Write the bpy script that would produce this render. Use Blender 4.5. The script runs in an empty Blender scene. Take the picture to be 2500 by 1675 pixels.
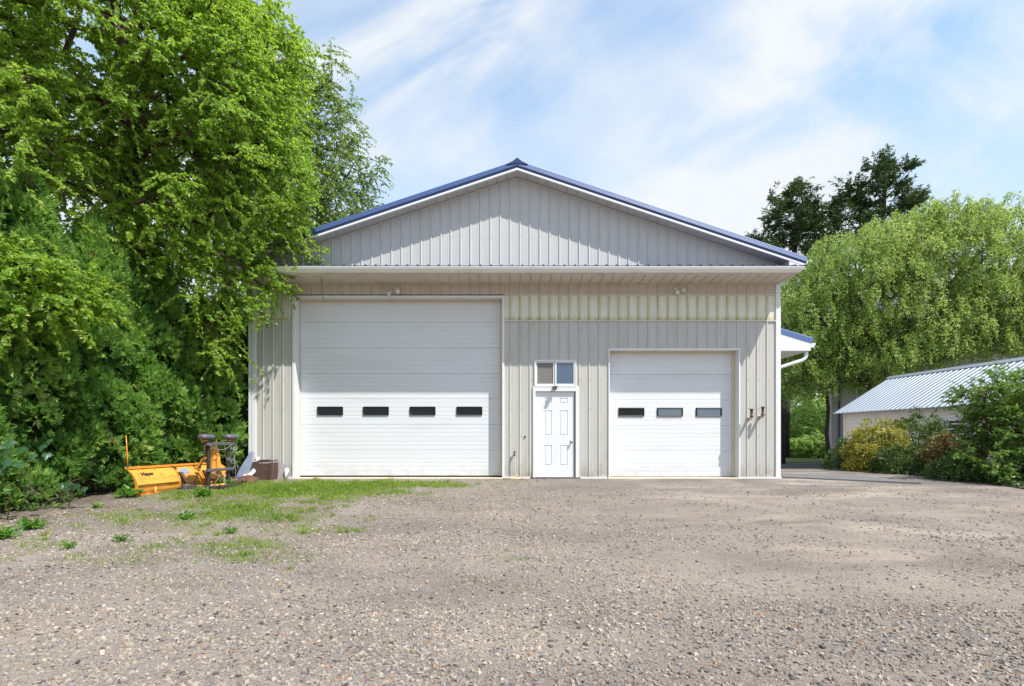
import bpy, math, random
import numpy as np
from mathutils import Vector, Matrix

random.seed(7)
rng = np.random.default_rng(7)
R = math.radians
scene = bpy.context.scene
COL = scene.collection

# ------------------------------------------------------------------ camera
CAMY, CAMZ, FPX = -13.17, 0.986, 1388.9
cam_d = bpy.data.cameras.new("camera")
cam_d.lens = 20.0
cam_d.sensor_width = 36.0
cam_d.shift_y = 0.0906
cam_d.clip_start = 0.05
cam_d.clip_end = 3000
cam = bpy.data.objects.new("camera", cam_d)
cam.location = (0, CAMY, CAMZ)
cam.rotation_euler = (R(90), 0, 0)
COL.objects.link(cam)
scene.camera = cam

# ------------------------------------------------------------------ light
SUN_DIR = Vector((1.0, -0.86, 2.03)).normalized()      # towards the sun
SUN_EL = math.asin(SUN_DIR.z)
SUN_AZ = math.atan2(SUN_DIR.x, SUN_DIR.y)
world = bpy.data.worlds.new("World")
scene.world = world
world.use_nodes = True
wn, wl = world.node_tree.nodes, world.node_tree.links
wn.clear()
w_out = wn.new("ShaderNodeOutputWorld")
w_bg = wn.new("ShaderNodeBackground")
w_bg.inputs["Strength"].default_value = 0.115
sky = wn.new("ShaderNodeTexSky")
sky.sky_type = 'NISHITA'
sky.sun_disc = False
sky.sun_elevation = SUN_EL
sky.sun_rotation = SUN_AZ
sky.altitude = 100
sky.air_density = 1.0
sky.dust_density = 0.1
sky.ozone_density = 2.0
w_tc = wn.new("ShaderNodeTexCoord")
w_sep = wn.new("ShaderNodeSeparateXYZ")
wl.new(w_tc.outputs["Generated"], w_sep.inputs[0])
w_zc = wn.new("ShaderNodeMath"); w_zc.operation = 'MAXIMUM'; w_zc.inputs[1].default_value = 0.0
wl.new(w_sep.outputs["Z"], w_zc.inputs[0])


def cloud_layer(slant, stretch, loc, nscale, detail, rough, dist, lo, hi):
    """fibrous cloud: noise over the sky directions, drawn out along a slanting line"""
    m = wn.new("ShaderNodeMapping")
    m.vector_type = 'TEXTURE'
    m.inputs["Location"].default_value = loc
    m.inputs["Rotation"].default_value = (0, R(-slant), 0)
    m.inputs["Scale"].default_value = (stretch, 1.0, 1.0)
    wl.new(w_tc.outputs["Generated"], m.inputs["Vector"])
    n = wn.new("ShaderNodeTexNoise")
    n.inputs["Scale"].default_value = nscale
    n.inputs["Detail"].default_value = detail
    n.inputs["Roughness"].default_value = rough
    n.inputs["Distortion"].default_value = dist
    wl.new(m.outputs[0], n.inputs["Vector"])
    r = wn.new("ShaderNodeMapRange")
    r.interpolation_type = 'SMOOTHSTEP'
    r.inputs["From Min"].default_value = lo
    r.inputs["From Max"].default_value = hi
    wl.new(n.outputs["Fac"], r.inputs["Value"])
    return r.outputs["Result"]


c_wisp = cloud_layer(24, 2.9, (0.3, 0.0, 0.25), 5.2, 9, 0.56, 0.85, 0.32, 0.70)
c_mass = cloud_layer(20, 1.7, (1.1, 0.4, 0.0), 3.0, 3, 0.5, 0.3, 0.30, 0.54)
c_veil = cloud_layer(30, 2.0, (0.0, 0.7, 0.6), 3.4, 6, 0.55, 0.5, 0.30, 0.72)


def wmath(op, a, b, clamp=False):
    nd = wn.new("ShaderNodeMath"); nd.operation = op; nd.use_clamp = clamp
    for k_, v_ in enumerate((a, b)):
        if hasattr(v_, 'links'):
            wl.new(v_, nd.inputs[k_])
        else:
            nd.inputs[k_].default_value = v_
    return nd.outputs[0]


w_cl = wmath('ADD', wmath('MULTIPLY', wmath('MULTIPLY', c_wisp, c_mass), 0.85), wmath('MULTIPLY', c_veil, 0.56), True)
# thin haze gathers towards the horizon
w_hz = wn.new("ShaderNodeMapRange"); w_hz.interpolation_type = 'SMOOTHSTEP'
w_hz.inputs["From Min"].default_value = 0.66; w_hz.inputs["From Max"].default_value = 0.0
w_hz.inputs["To Min"].default_value = 0.0; w_hz.inputs["To Max"].default_value = 0.97
wl.new(w_zc.outputs[0], w_hz.inputs["Value"])
w_gain = wn.new("ShaderNodeMix"); w_gain.data_type = 'RGBA'; w_gain.blend_type = 'MULTIPLY'
w_gain.inputs["Factor"].default_value = 1.0
w_gain.inputs["B"].default_value = (1.86, 1.96, 1.78, 1)
wl.new(sky.outputs[0], w_gain.inputs["A"])
w_mix0 = wn.new("ShaderNodeMix"); w_mix0.data_type = 'RGBA'
wl.new(w_hz.outputs[0], w_mix0.inputs["Factor"])
wl.new(w_gain.outputs["Result"], w_mix0.inputs["A"])
w_mix0.inputs["B"].default_value = (3.95, 4.65, 5.35, 1)
w_mix = wn.new("ShaderNodeMix"); w_mix.data_type = 'RGBA'
wl.new(w_cl, w_mix.inputs["Factor"])
wl.new(w_mix0.outputs["Result"], w_mix.inputs["A"])
w_mix.inputs["B"].default_value = (5.35, 5.6, 5.85, 1)
wl.new(w_mix.outputs["Result"], w_bg.inputs["Color"])
wl.new(w_bg.outputs[0], w_out.inputs[0])

sun_d = bpy.data.lights.new("sun", 'SUN')
sun_d.energy = 4.75
sun_d.angle = R(0.55)
sun_d.color = (1.0, 0.955, 0.88)
sun = bpy.data.objects.new("sun", sun_d)
sun.rotation_euler = SUN_DIR.to_track_quat('Z', 'Y').to_euler()
sun.location = (20, -20, 30)
COL.objects.link(sun)

scene.view_settings.view_transform = 'Standard'
scene.view_settings.look = 'None'
scene.view_settings.exposure = 0.56
scene.view_settings.gamma = 1.0
scene.view_settings.use_curve_mapping = False
scene.cycles.max_bounces = 8
scene.cycles.diffuse_bounces = 4
scene.cycles.transmission_bounces = 4
scene.cycles.transparent_max_bounces = 6


# ------------------------------------------------------------------ helpers
def P(px, py, Z):
    """A point at distance Z from the camera plane, from photograph pixels."""
    return Vector(((px - 1250) / FPX * Z, CAMY + Z, (1064 - py) / FPX * Z + CAMZ))


def sstep(a, b, x):
    t = np.clip((np.asarray(x, float) - a) / (b - a), 0, 1)
    return t * t * (3 - 2 * t)


def gz(x, y):
    """Height of the terrain."""
    x = np.asarray(x, float); y = np.asarray(y, float)
    z = -0.045 * np.clip(-y, 0, 14) - 0.5 * sstep(2.5, 13, y)
    fade = sstep(0.4, 2.0, -y)
    z = z + fade * (0.012 * np.sin(1.3 * x + 0.7 * y) + 0.010 * np.sin(0.55 * x - 1.9 * y + 1.0)
                    + 0.006 * np.sin(3.1 * x + 2.3 * y))
    return z


def gzf(x, y):
    return float(gz(x, y))


class MB:
    def __init__(self):
        self.v = []; self.f = []; self.m = []

    def add(self, verts, faces, mi=0):
        o = len(self.v)
        self.v.extend([tuple(p) for p in verts])
        for f in faces:
            self.f.append(tuple(i + o for i in f)); self.m.append(mi)

    def quad(self, a, b, c, d, mi=0):
        self.add([a, b, c, d], [(0, 1, 2, 3)], mi)

    def box(self, x0, x1, y0, y1, z0, z1, mi=0, bev=0.0):
        if bev <= 0:
            self.add([(x0, y0, z0), (x1, y0, z0), (x1, y1, z0), (x0, y1, z0),
                      (x0, y0, z1), (x1, y0, z1), (x1, y1, z1), (x0, y1, z1)],
                     [(0, 3, 2, 1), (4, 5, 6, 7), (0, 1, 5, 4), (1, 2, 6, 5), (2, 3, 7, 6), (3, 0, 4, 7)], mi)
        else:
            b = bev
            vs = []
            for z, ins in ((z0, b), (z0 + b, 0), (z1 - b, 0), (z1, b)):
                a0, a1, c0, c1 = x0 + ins, x1 - ins, y0 + ins, y1 - ins
                e = b if ins == 0 else b * 0.5
                vs += [(a0 + e, c0, z), (a1 - e, c0, z), (a1, c0 + e, z), (a1, c1 - e, z),
                       (a1 - e, c1, z), (a0 + e, c1, z), (a0, c1 - e, z), (a0, c0 + e, z)]
            fs = [tuple(range(7, -1, -1)), tuple(range(24, 32))]
            for r in range(3):
                for i in range(8):
                    j = (i + 1) % 8
                    fs.append((r * 8 + i, r * 8 + j, r * 8 + 8 + j, r * 8 + 8 + i))
            self.add(vs, fs, mi)

    def prism(self, prof, a, b, mapf, mi=0, closed=True):
        """extrude a 2D profile between parameters a and b; mapf(u, p, q) -> xyz"""
        n = len(prof)
        vs = [mapf(a, p, q) for p, q in prof] + [mapf(b, p, q) for p, q in prof]
        fs = []
        for i in range(n if closed else n - 1):
            j = (i + 1) % n
            fs.append((i, j, n + j, n + i))
        if closed:
            fs.append(tuple(range(n - 1, -1, -1))); fs.append(tuple(range(n, 2 * n)))
        self.add(vs, fs, mi)

    def tube(self, pts, rad, n=8, mi=0, cap=True):
        pts = [Vector(p) for p in pts]
        if not hasattr(rad, '__len__'):
            rad = [rad] * len(pts)
        rings = []
        up = None
        for i, p in enumerate(pts):
            t = (pts[min(i + 1, len(pts) - 1)] - pts[max(i - 1, 0)])
            if t.length < 1e-9:
                t = Vector((0, 0, 1))
            t.normalize()
            if up is None:
                up = t.orthogonal().normalized()
            else:
                up = (up - t * up.dot(t))
                up = up.normalized() if up.length > 1e-6 else t.orthogonal().normalized()
            s = t.cross(up)
            rings.append([p + (up * math.cos(2 * math.pi * k / n) + s * math.sin(2 * math.pi * k / n)) * rad[i] for k in range(n)])
        vs = [q for r in rings for q in r]
        fs = []
        for i in range(len(pts) - 1):
            for k in range(n):
                l = (k + 1) % n
                fs.append((i * n + k, i * n + l, (i + 1) * n + l, (i + 1) * n + k))
        if cap:
            fs.append(tuple(range(n - 1, -1, -1)))
            fs.append(tuple((len(pts) - 1) * n + k for k in range(n)))
        self.add(vs, fs, mi)

    def lathe(self, prof, origin, axis, n=14, mi=0):
        """prof: list of (t along axis, radius)"""
        origin = Vector(origin); axis = Vector(axis).normalized()
        u = axis.orthogonal().normalized(); s = axis.cross(u)
        vs = []
        for t, r in prof:
            for k in range(n):
                a = 2 * math.pi * k / n
                vs.append(origin + axis * t + (u * math.cos(a) + s * math.sin(a)) * r)
        fs = []
        for i in range(len(prof) - 1):
            for k in range(n):
                l = (k + 1) % n
                fs.append((i * n + k, i * n + l, (i + 1) * n + l, (i + 1) * n + k))
        fs.append(tuple(range(n - 1, -1, -1)))
        fs.append(tuple((len(prof) - 1) * n + k for k in range(n)))
        self.add(vs, fs, mi)

    def mesh(self, name, mats, smooth=False):
        me = bpy.data.meshes.new(name)
        me.from_pydata(self.v, [], self.f)
        if not isinstance(mats, (list, tuple)):
            mats = [mats]
        for m in mats:
            me.materials.append(m)
        if len(mats) > 1:
            me.polygons.foreach_set("material_index", self.m)
        if smooth:
            me.polygons.foreach_set("use_smooth", [True] * len(me.polygons))
        me.update()
        return me


def link(name, me, parent=None, loc=None):
    o = bpy.data.objects.new(name, me)
    COL.objects.link(o)
    if parent is not None:
        o.parent = parent
    if loc is not None:
        o.location = loc
    return o


def obj(name, mb, mats, parent=None, smooth=False, loc=None):
    return link(name, mb.mesh(name, mats, smooth), parent, loc)


def tag(o, label, cat, group=None):
    o['label'] = label; o['category'] = cat
    if group:
        o['group'] = group
    return o


def empty(name, loc=(0, 0, 0), rz=0.0):
    o = bpy.data.objects.new(name, None)
    o.empty_display_size = 0.2
    o.location = loc; o.rotation_euler = (0, 0, rz)
    COL.objects.link(o)
    return o


def kind(o, k):
    o['kind'] = k
    return o


def fast_mesh(name, verts, faces, mats, attrs=None, smooth=False):
    """verts (N,3) float, faces (M,k) int of one size"""
    verts = np.ascontiguousarray(verts, dtype=np.float32); faces = np.ascontiguousarray(faces, dtype=np.int32)
    me = bpy.data.meshes.new(name)
    me.vertices.add(len(verts)); me.vertices.foreach_set("co", verts.ravel())
    k = faces.shape[1]
    me.loops.add(faces.size); me.loops.foreach_set("vertex_index", faces.ravel())
    me.polygons.add(len(faces))
    me.polygons.foreach_set("loop_start", np.arange(0, faces.size, k, dtype=np.int32))
    me.polygons.foreach_set("loop_total", np.full(len(faces), k, dtype=np.int32))
    if attrs:
        for an, arr in attrs.items():
            a = me.attributes.new(an, 'FLOAT', 'POINT')
            a.data.foreach_set("value", np.ascontiguousarray(arr, dtype=np.float32))
    if not isinstance(mats, (list, tuple)):
        mats = [mats]
    for m in mats:
        me.materials.append(m)
    me.polygons.foreach_set("use_smooth", np.full(len(faces), bool(smooth)))
    me.update(calc_edges=True)
    me.validate()
    return me


# ------------------------------------------------------------------ materials
class NT:
    """small node-tree writer"""
    def __init__(self, name):
        self.mat = bpy.data.materials.new(name)
        self.mat.use_nodes = True
        self.n = self.mat.node_tree.nodes; self.l = self.mat.node_tree.links
        self.n.clear()
        self.out = self.n.new("ShaderNodeOutputMaterial")
        self.bsdf = self.n.new("ShaderNodeBsdfPrincipled")
        self.l.new(self.bsdf.outputs[0], self.out.inputs[0])
        self._co = None

    def co(self):
        if self._co is None:
            g = self.n.new("ShaderNodeNewGeometry")
            self._co = g.outputs["Position"]
        return self._co

    def node(self, t, **kw):
        nd = self.n.new(t)
        for k, v in kw.items():
            if k.startswith("i_"):
                nd.inputs[k[2:].replace("_", " ")].default_value = v
            else:
                setattr(nd, k, v)
        return nd

    def mapped(self, scale=(1, 1, 1), loc=(0, 0, 0), rot=(0, 0, 0), src=None):
        m = self.n.new("ShaderNodeMapping")
        m.inputs["Scale"].default_value = scale; m.inputs["Location"].default_value = loc
        m.inputs["Rotation"].default_value = rot
        self.l.new(src or self.co(), m.inputs["Vector"])
        return m.outputs[0]

    def noise(self, scale, detail=4, rough=0.55, vec=None, dist=0.0):
        nd = self.node("ShaderNodeTexNoise", i_Scale=scale, i_Detail=detail, i_Roughness=rough, i_Distortion=dist)
        self.l.new(vec or self.co(), nd.inputs["Vector"])
        return nd.outputs["Fac"]

    def voro(self, scale, vec=None, feature='F1', rnd=1.0):
        nd = self.node("ShaderNodeTexVoronoi", i_Scale=scale, i_Randomness=rnd, feature=feature)
        self.l.new(vec or self.co(), nd.inputs["Vector"])
        return nd

    def ramp(self, fac, stops, interp='LINEAR'):
        r = self.n.new("ShaderNodeValToRGB")
        r.color_ramp.interpolation = interp
        e = r.color_ramp.elements
        while len(e) < len(stops):
            e.new(0.5)
        for i, (p, c) in enumerate(stops):
            e[i].position = p
            e[i].color = (c[0], c[1], c[2], 1) if hasattr(c, '__len__') else (c, c, c, 1)
        self.l.new(fac, r.inputs[0])
        return r.outputs[0]

    def mixc(self, fac, a, b, mode='MIX'):
        m = self.n.new("ShaderNodeMix"); m.data_type = 'RGBA'; m.blend_type = mode
        for key, v in (("Factor", fac), ("A", a), ("B", b)):
            s = m.inputs[key]
            if key == "Factor":
                if hasattr(v, 'links'):
                    self.l.new(v, s)
                else:
                    s.default_value = v
            elif hasattr(v, 'links'):
                self.l.new(v, s)
            else:
                s.default_value = (v[0], v[1], v[2], 1)
        return m.outputs["Result"]

    def math(self, op, a, b=None, c=None, clamp=False):
        m = self.n.new("ShaderNodeMath"); m.operation = op; m.use_clamp = clamp
        for i, v in enumerate((a, b, c)):
            if v is None:
                continue
            if hasattr(v, 'links'):
                self.l.new(v, m.inputs[i])
            else:
                m.inputs[i].default_value = v
        return m.outputs[0]

    def mrange(self, v, a, b, c=0.0, d=1.0, smooth=True):
        m = self.n.new("ShaderNodeMapRange")
        if smooth:
            m.interpolation_type = 'SMOOTHSTEP'
        m.inputs["From Min"].default_value = a; m.inputs["From Max"].default_value = b
        m.inputs["To Min"].default_value = c; m.inputs["To Max"].default_value = d
        self.l.new(v, m.inputs["Value"])
        return m.outputs["Result"]

    def attr(self, name):
        a = self.n.new("ShaderNodeAttribute"); a.attribute_name = name
        return a.outputs["Fac"]

    def bump(self, height, strength=0.3, dist=0.01):
        b = self.node("ShaderNodeBump", i_Strength=strength, i_Distance=dist)
        self.l.new(height, b.inputs["Height"])
        self.l.new(b.outputs[0], self.bsdf.inputs["Normal"])
        return b

    def base(self, c):
        s = self.bsdf.inputs["Base Color"]
        if hasattr(c, 'links'):
            self.l.new(c, s)
        else:
            s.default_value = (c[0], c[1], c[2], 1)

    def set(self, **kw):
        for k, v in kw.items():
            s = self.bsdf.inputs[k.replace("_", " ")]
            if hasattr(v, 'links'):
                self.l.new(v, s)
            else:
                s.default_value = v
        return self


def painted(name, col, var=0.08, rough=0.5, nscale=3.0, streak=False, metallic=0.0, dirt=None, bump=0.0, splash=0.0):
    t = NT(name)
    vec = t.mapped((6, 6, 0.5)) if streak else t.co()
    n = t.noise(nscale, 5, 0.6, vec)
    a = tuple(c * (1 - var) for c in col); b = tuple(min(1, c * (1 + var)) for c in col)
    c = t.ramp(n, [(0.3, a), (0.7, b)])
    if dirt:
        n2 = t.noise(dirt[0], 6, 0.65, t.mapped(dirt[3] if len(dirt) > 3 else (1, 1, 1)))
        c = t.mixc(t.mrange(n2, 0.5, 0.72, 0, dirt[2]), c, dirt[1])
    if splash:
        sx = t.node("ShaderNodeSeparateXYZ"); t.l.new(t.co(), sx.inputs[0])
        up = t.mrange(sx.outputs["Z"], 0.55, 0.0, 0, 1)
        sp = t.math('MULTIPLY', t.math('MULTIPLY', up, up), t.mrange(t.noise(5.0, 6, 0.7), 0.32, 0.66, 0.15, 1.0))
        c = t.mixc(t.math('MULTIPLY', sp, splash), c, (0.26, 0.20, 0.15))
    t.base(c)
    t.set(Roughness=rough, Metallic=metallic)
    if bump > 0:
        t.bump(t.noise(60, 4), bump, 0.004)
    return t.mat


M = {}
M['siding'] = painted('siding_paint', (0.47, 0.468, 0.445), 0.05, 0.45, 1.2, True, dirt=(2.2, (0.38, 0.35, 0.28), 0.6, (2.5, 2.5, 0.35)), splash=0.75)
M['gable'] = painted('gable_paint', (0.49, 0.495, 0.50), 0.04, 0.45, 1.2, True, dirt=(2.0, (0.50, 0.47, 0.42), 0.4, (3, 3, 0.3)))
M['top'] = painted('upper_band_paint', (0.52, 0.465, 0.40), 0.06, 0.5, 2, True, dirt=(2.5, (0.38, 0.31, 0.24), 0.6, (3, 3, 0.6)))
M['soffit'] = painted('soffit_vinyl', (0.62, 0.555, 0.485), 0.06, 0.5, 1.5, dirt=(1.6, (0.48, 0.40, 0.31), 0.5))
M['rake_soffit'] = painted('rake_soffit_vinyl', (0.58, 0.555, 0.52), 0.05, 0.5, 1.5)
M['trim'] = painted('white_trim', (0.70, 0.715, 0.74), 0.03, 0.4, 2.0, dirt=(1.5, (0.62, 0.60, 0.56), 0.4, (2, 2, 0.5)))
M['seam'] = painted('seam_trim', (0.60, 0.58, 0.52), 0.05, 0.45, 4.0)
M['gutter'] = painted('gutter_white', (0.74, 0.735, 0.71), 0.03, 0.35, 0.8, dirt=(1.4, (0.55, 0.50, 0.42), 0.4, (1, 1, 4)))
M['fascia'] = painted('dirty_fascia', (0.56, 0.50, 0.44), 0.06, 0.55, 2.0, dirt=(5.0, (0.30, 0.27, 0.23), 0.8, (1, 1, 2)))
M['door'] = painted('door_white_steel', (0.66, 0.68, 0.71), 0.015, 0.38, 0.8, dirt=(1.2, (0.57, 0.56, 0.55), 0.45, (0.5, 1, 3)), splash=0.35)
M['entry'] = painted('entry_door_paint', (0.69, 0.71, 0.745), 0.015, 0.35, 1.0)
M['cream'] = painted('weather_strip', (0.62, 0.54, 0.40), 0.06, 0.6, 3.0)
M['black'] = painted('black_plastic', (0.006, 0.006, 0.008), 0.1, 0.45, 5.0)
M['blue'] = painted('blue_roof_steel', (0.075, 0.135, 0.33), 0.06, 0.5, 2.0, metallic=0.0)
M['blue_dark'] = painted('navy_and_shaded_steel', (0.022, 0.04, 0.12), 0.06, 0.35, 2.0)
M['concrete'] = painted('concrete', (0.40, 0.375, 0.33), 0.15, 0.9, 9.0, bump=0.5)
M['rust'] = painted('rusted_iron', (0.11, 0.052, 0.032), 0.4, 0.85, 30.0, bump=0.5)
M['galv'] = painted('galvanised_iron', (0.42, 0.41, 0.37), 0.2, 0.5, 30.0, dirt=(20, (0.18, 0.09, 0.05), 0.8))
M['lampwhite'] = painted('floodlight_white', (0.66, 0.65, 0.61), 0.08, 0.4, 20.0)
M['chrome'] = painted('brushed_nickel', (0.42, 0.42, 0.43), 0.1, 0.28, 40.0, metallic=0.9)
M['hose'] = painted('cream_hose', (0.62, 0.50, 0.36), 0.1, 0.6, 8.0)
M['dark_in'] = painted('dark_interior', (0.02, 0.02, 0.022), 0.1, 0.9, 2.0)


def glass_mat(name, col, rough=0.03, ior=1.5):
    t = NT(name)
    n = t.noise(1.6, 2, 0.5)
    t.base(t.mixc(n, tuple(c * 0.8 for c in col), tuple(c * 1.2 for c in col)))
    t.set(Roughness=rough, IOR=ior)
    t.bump(t.noise(1.1, 1, 0.4), 0.02, 0.02)
    return t.mat


M['glass_dark'] = glass_mat('dark_window_glass', (0.006, 0.007, 0.009), 0.03, 1.4)
M['glass_blue'] = glass_mat('painted_sky_glass', (0.05, 0.085, 0.15), 0.03, 2.0)  # blue base colour stands in for the reflected sky
M['glass_sky'] = glass_mat('painted_sky_door_glass', (0.045, 0.085, 0.14), 0.02, 2.4)  # sky reflection of these door panes painted into the base colour
M['screen'] = painted('insect_screen', (0.17, 0.165, 0.16), 0.05, 0.8, 40.0)


def strip_mat():
    """weathered fibreglass light panel: pale green white with yellow-brown algae streaks along the ribs and edges"""
    t = NT('fibreglass_light_panel')
    sx = t.node("ShaderNodeSeparateXYZ"); t.l.new(t.co(), sx.inputs[0])
    x, z = sx.outputs["X"], sx.outputs["Z"]
    base = t.ramp(t.noise(3, 4, 0.6), [(0.3, (0.60, 0.62, 0.52)), (0.7, (0.70, 0.73, 0.65))])
    u = t.math('FRACT', t.math('MULTIPLY', t.math('ADD', x, 5.075 + 0.1143 + 22.86), 1 / 0.2286))
    d = t.math('ABSOLUTE', t.math('SUBTRACT', u, 0.5))
    ribm = t.mrange(d, 0.30, 0.02, 0, 1)
    st = t.noise(3.0, 5, 0.7, t.mapped((5, 5, 0.8)))
    top = t.mrange(z, 3.75, 4.25, 0.0, 1.0, False)
    low = t.mrange(z, 3.80, 3.68, 0.0, 1.0)
    m = t.math('MULTIPLY', ribm, t.math('MULTIPLY_ADD', st, 1.3, -0.1))
    m = t.math('ADD', m, t.math('MULTIPLY', t.math('MULTIPLY', top, top), t.mrange(st, 0.35, 0.7, 0, 0.55)))
    m = t.math('ADD', m, t.math('MULTIPLY', low, t.mrange(st, 0.3, 0.65, 0.0, 0.9)), None, True)
    c = t.mixc(m, base, (0.46, 0.40, 0.20))
    blk = t.math('MULTIPLY', t.mrange(z, 3.70, 3.665), t.mrange(t.noise(40, 3, 0.6), 0.5, 0.62))
    c = t.mixc(blk, c, (0.12, 0.13, 0.11))
    t.base(c)
    t.set(Roughness=0.4)
    return t.mat


M['strip'] = strip_mat()


def leaf_mat(name, stops, trans=0.35, rough=0.45, tcol=(0.30, 0.42, 0.05), spec=0.5, haze=None):
    t = NT(name)
    c = t.ramp(t.attr('tint'), stops)
    nz = t.noise(0.9, 3, 0.6)
    c = t.mixc(1.0, c, t.ramp(nz, [(0.3, (0.8, 0.82, 0.8)), (0.7, (1.15, 1.12, 1.1))]), 'MULTIPLY')
    t.base(c)
    t.set(Roughness=rough)
    t.bsdf.inputs["Specular IOR Level"].default_value = spec
    tr = t.n.new("ShaderNodeBsdfTranslucent")
    t.l.new(t.mixc(0.6, c, tcol), tr.inputs["Color"])
    ms = t.n.new("ShaderNodeMixShader"); ms.inputs[0].default_value = trans
    t.l.new(t.bsdf.outputs[0], ms.inputs[1]); t.l.new(tr.outputs[0], ms.inputs[2])
    t.l.new(ms.outputs[0], t.out.inputs[0])
    return t.mat


M['mulberry'] = leaf_mat('broad_leaf', [(0.0, (0.085, 0.185, 0.024)), (0.45, (0.20, 0.345, 0.044)), (0.8, (0.32, 0.45, 0.070)), (1.0, (0.44, 0.52, 0.13))], 0.55, 0.40, (0.55, 0.78, 0.07))
M['birch'] = leaf_mat('fine_leaf', [(0.0, (0.08, 0.15, 0.033)), (0.5, (0.15, 0.26, 0.055)), (1.0, (0.25, 0.34, 0.10))], 0.5, 0.42, (0.46, 0.62, 0.10))
M['cedar'] = leaf_mat('arborvitae_spray', [(0.0, (0.045, 0.135, 0.028)), (0.5, (0.16, 0.325, 0.065)), (0.85, (0.30, 0.46, 0.11)), (0.97, (0.42, 0.53, 0.17)), (1.0, (0.26, 0.17, 0.08))], 0.42, 0.5, (0.48, 0.72, 0.12), 0.35)
M['willow'] = leaf_mat('willow_leaf', [(0.0, (0.11, 0.20, 0.042)), (0.5, (0.22, 0.355, 0.08)), (1.0, (0.42, 0.50, 0.16))], 0.52, 0.42, (0.60, 0.74, 0.17))
M['conifer'] = leaf_mat('dark_needle', [(0.0, (0.035, 0.08, 0.034)), (0.6, (0.095, 0.16, 0.055)), (1.0, (0.20, 0.23, 0.075))], 0.3, 0.6, (0.05, 0.08, 0.02), 0.3)
M['far_leaf'] = leaf_mat('far_leaf', [(0.0, (0.14, 0.26, 0.06)), (0.5, (0.25, 0.40, 0.10)), (1.0, (0.40, 0.52, 0.17))], 0.55, 0.5, (0.62, 0.80, 0.22))
M['gold_leaf'] = leaf_mat('golden_bush_leaf', [(0.0, (0.10, 0.15, 0.024)), (0.45, (0.34, 0.35, 0.05)), (1.0, (0.62, 0.54, 0.11))], 0.3, 0.45, (0.40, 0.36, 0.06))
M['dark_bush'] = leaf_mat('dark_bush_leaf', [(0.0, (0.026, 0.07, 0.016)), (0.6, (0.065, 0.135, 0.028)), (1.0, (0.15, 0.21, 0.05))], 0.32, 0.42, (0.10, 0.16, 0.03))
M['brown_bush'] = leaf_mat('bronze_bush_leaf', [(0.0, (0.06, 0.075, 0.022)), (0.5, (0.19, 0.155, 0.05)), (1.0, (0.40, 0.28, 0.11))], 0.3, 0.45, (0.30, 0.20, 0.06))
M['maple_bush'] = leaf_mat('big_shrub_leaf', [(0.0, (0.045, 0.12, 0.022)), (0.55, (0.11, 0.235, 0.04)), (0.9, (0.23, 0.38, 0.07)), (1.0, (0.24, 0.22, 0.06))], 0.42, 0.42, (0.32, 0.52, 0.06))
M['maple'] = leaf_mat('large_maple_leaf', [(0.0, (0.016, 0.06, 0.026)), (1.0, (0.035, 0.09, 0.035))], 0.15, 0.38, (0.10, 0.22, 0.05))
M['weed'] = leaf_mat('weed_leaf', [(0.0, (0.07, 0.19, 0.02)), (0.6, (0.13, 0.30, 0.032)), (1.0, (0.20, 0.38, 0.05))], 0.42, 0.5, (0.25, 0.45, 0.05))
M['grass'] = leaf_mat('grass_blade', [(0.0, (0.11, 0.20, 0.026)), (0.5, (0.22, 0.33, 0.050)), (0.75, (0.34, 0.40, 0.085)), (0.92, (0.36, 0.34, 0.12)), (1.0, (0.42, 0.34, 0.17))], 0.45, 0.5, (0.40, 0.66, 0.06))
M['moss'] = leaf_mat('dry_moss_tuft', [(0.0, (0.11, 0.10, 0.025)), (0.5, (0.20, 0.155, 0.05)), (1.0, (0.30, 0.20, 0.09))], 0.2, 0.8, (0.3, 0.24, 0.06), 0.2)
M['bark'] = painted('brown_bark', (0.085, 0.052, 0.036), 0.4, 0.9, 9.0, bump=0.8)
M['bark_grey'] = painted('dark_bark', (0.05, 0.042, 0.036), 0.4, 0.9, 9.0, bump=0.8)
M['dead'] = painted('dead_twig', (0.17, 0.125, 0.095), 0.25, 0.9, 14.0)

# ------------------------------------------------------------------ ground
STONE_STOPS = [(p_, tuple(v_ * m_ for v_, m_ in zip(c_, (0.70, 0.635, 0.585)))) for p_, c_ in [(0.0, (0.10, 0.10, 0.105)), (0.16, (0.20, 0.20, 0.21)), (0.34, (0.30, 0.305, 0.32)), (0.52, (0.37, 0.35, 0.33)),
               (0.68, (0.46, 0.425, 0.385)), (0.82, (0.54, 0.52, 0.49)), (0.90, (0.62, 0.60, 0.57)), (0.94, (0.27, 0.29, 0.33)), (0.975, (0.36, 0.27, 0.21)), (1.0, (0.40, 0.27, 0.18))]]


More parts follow.
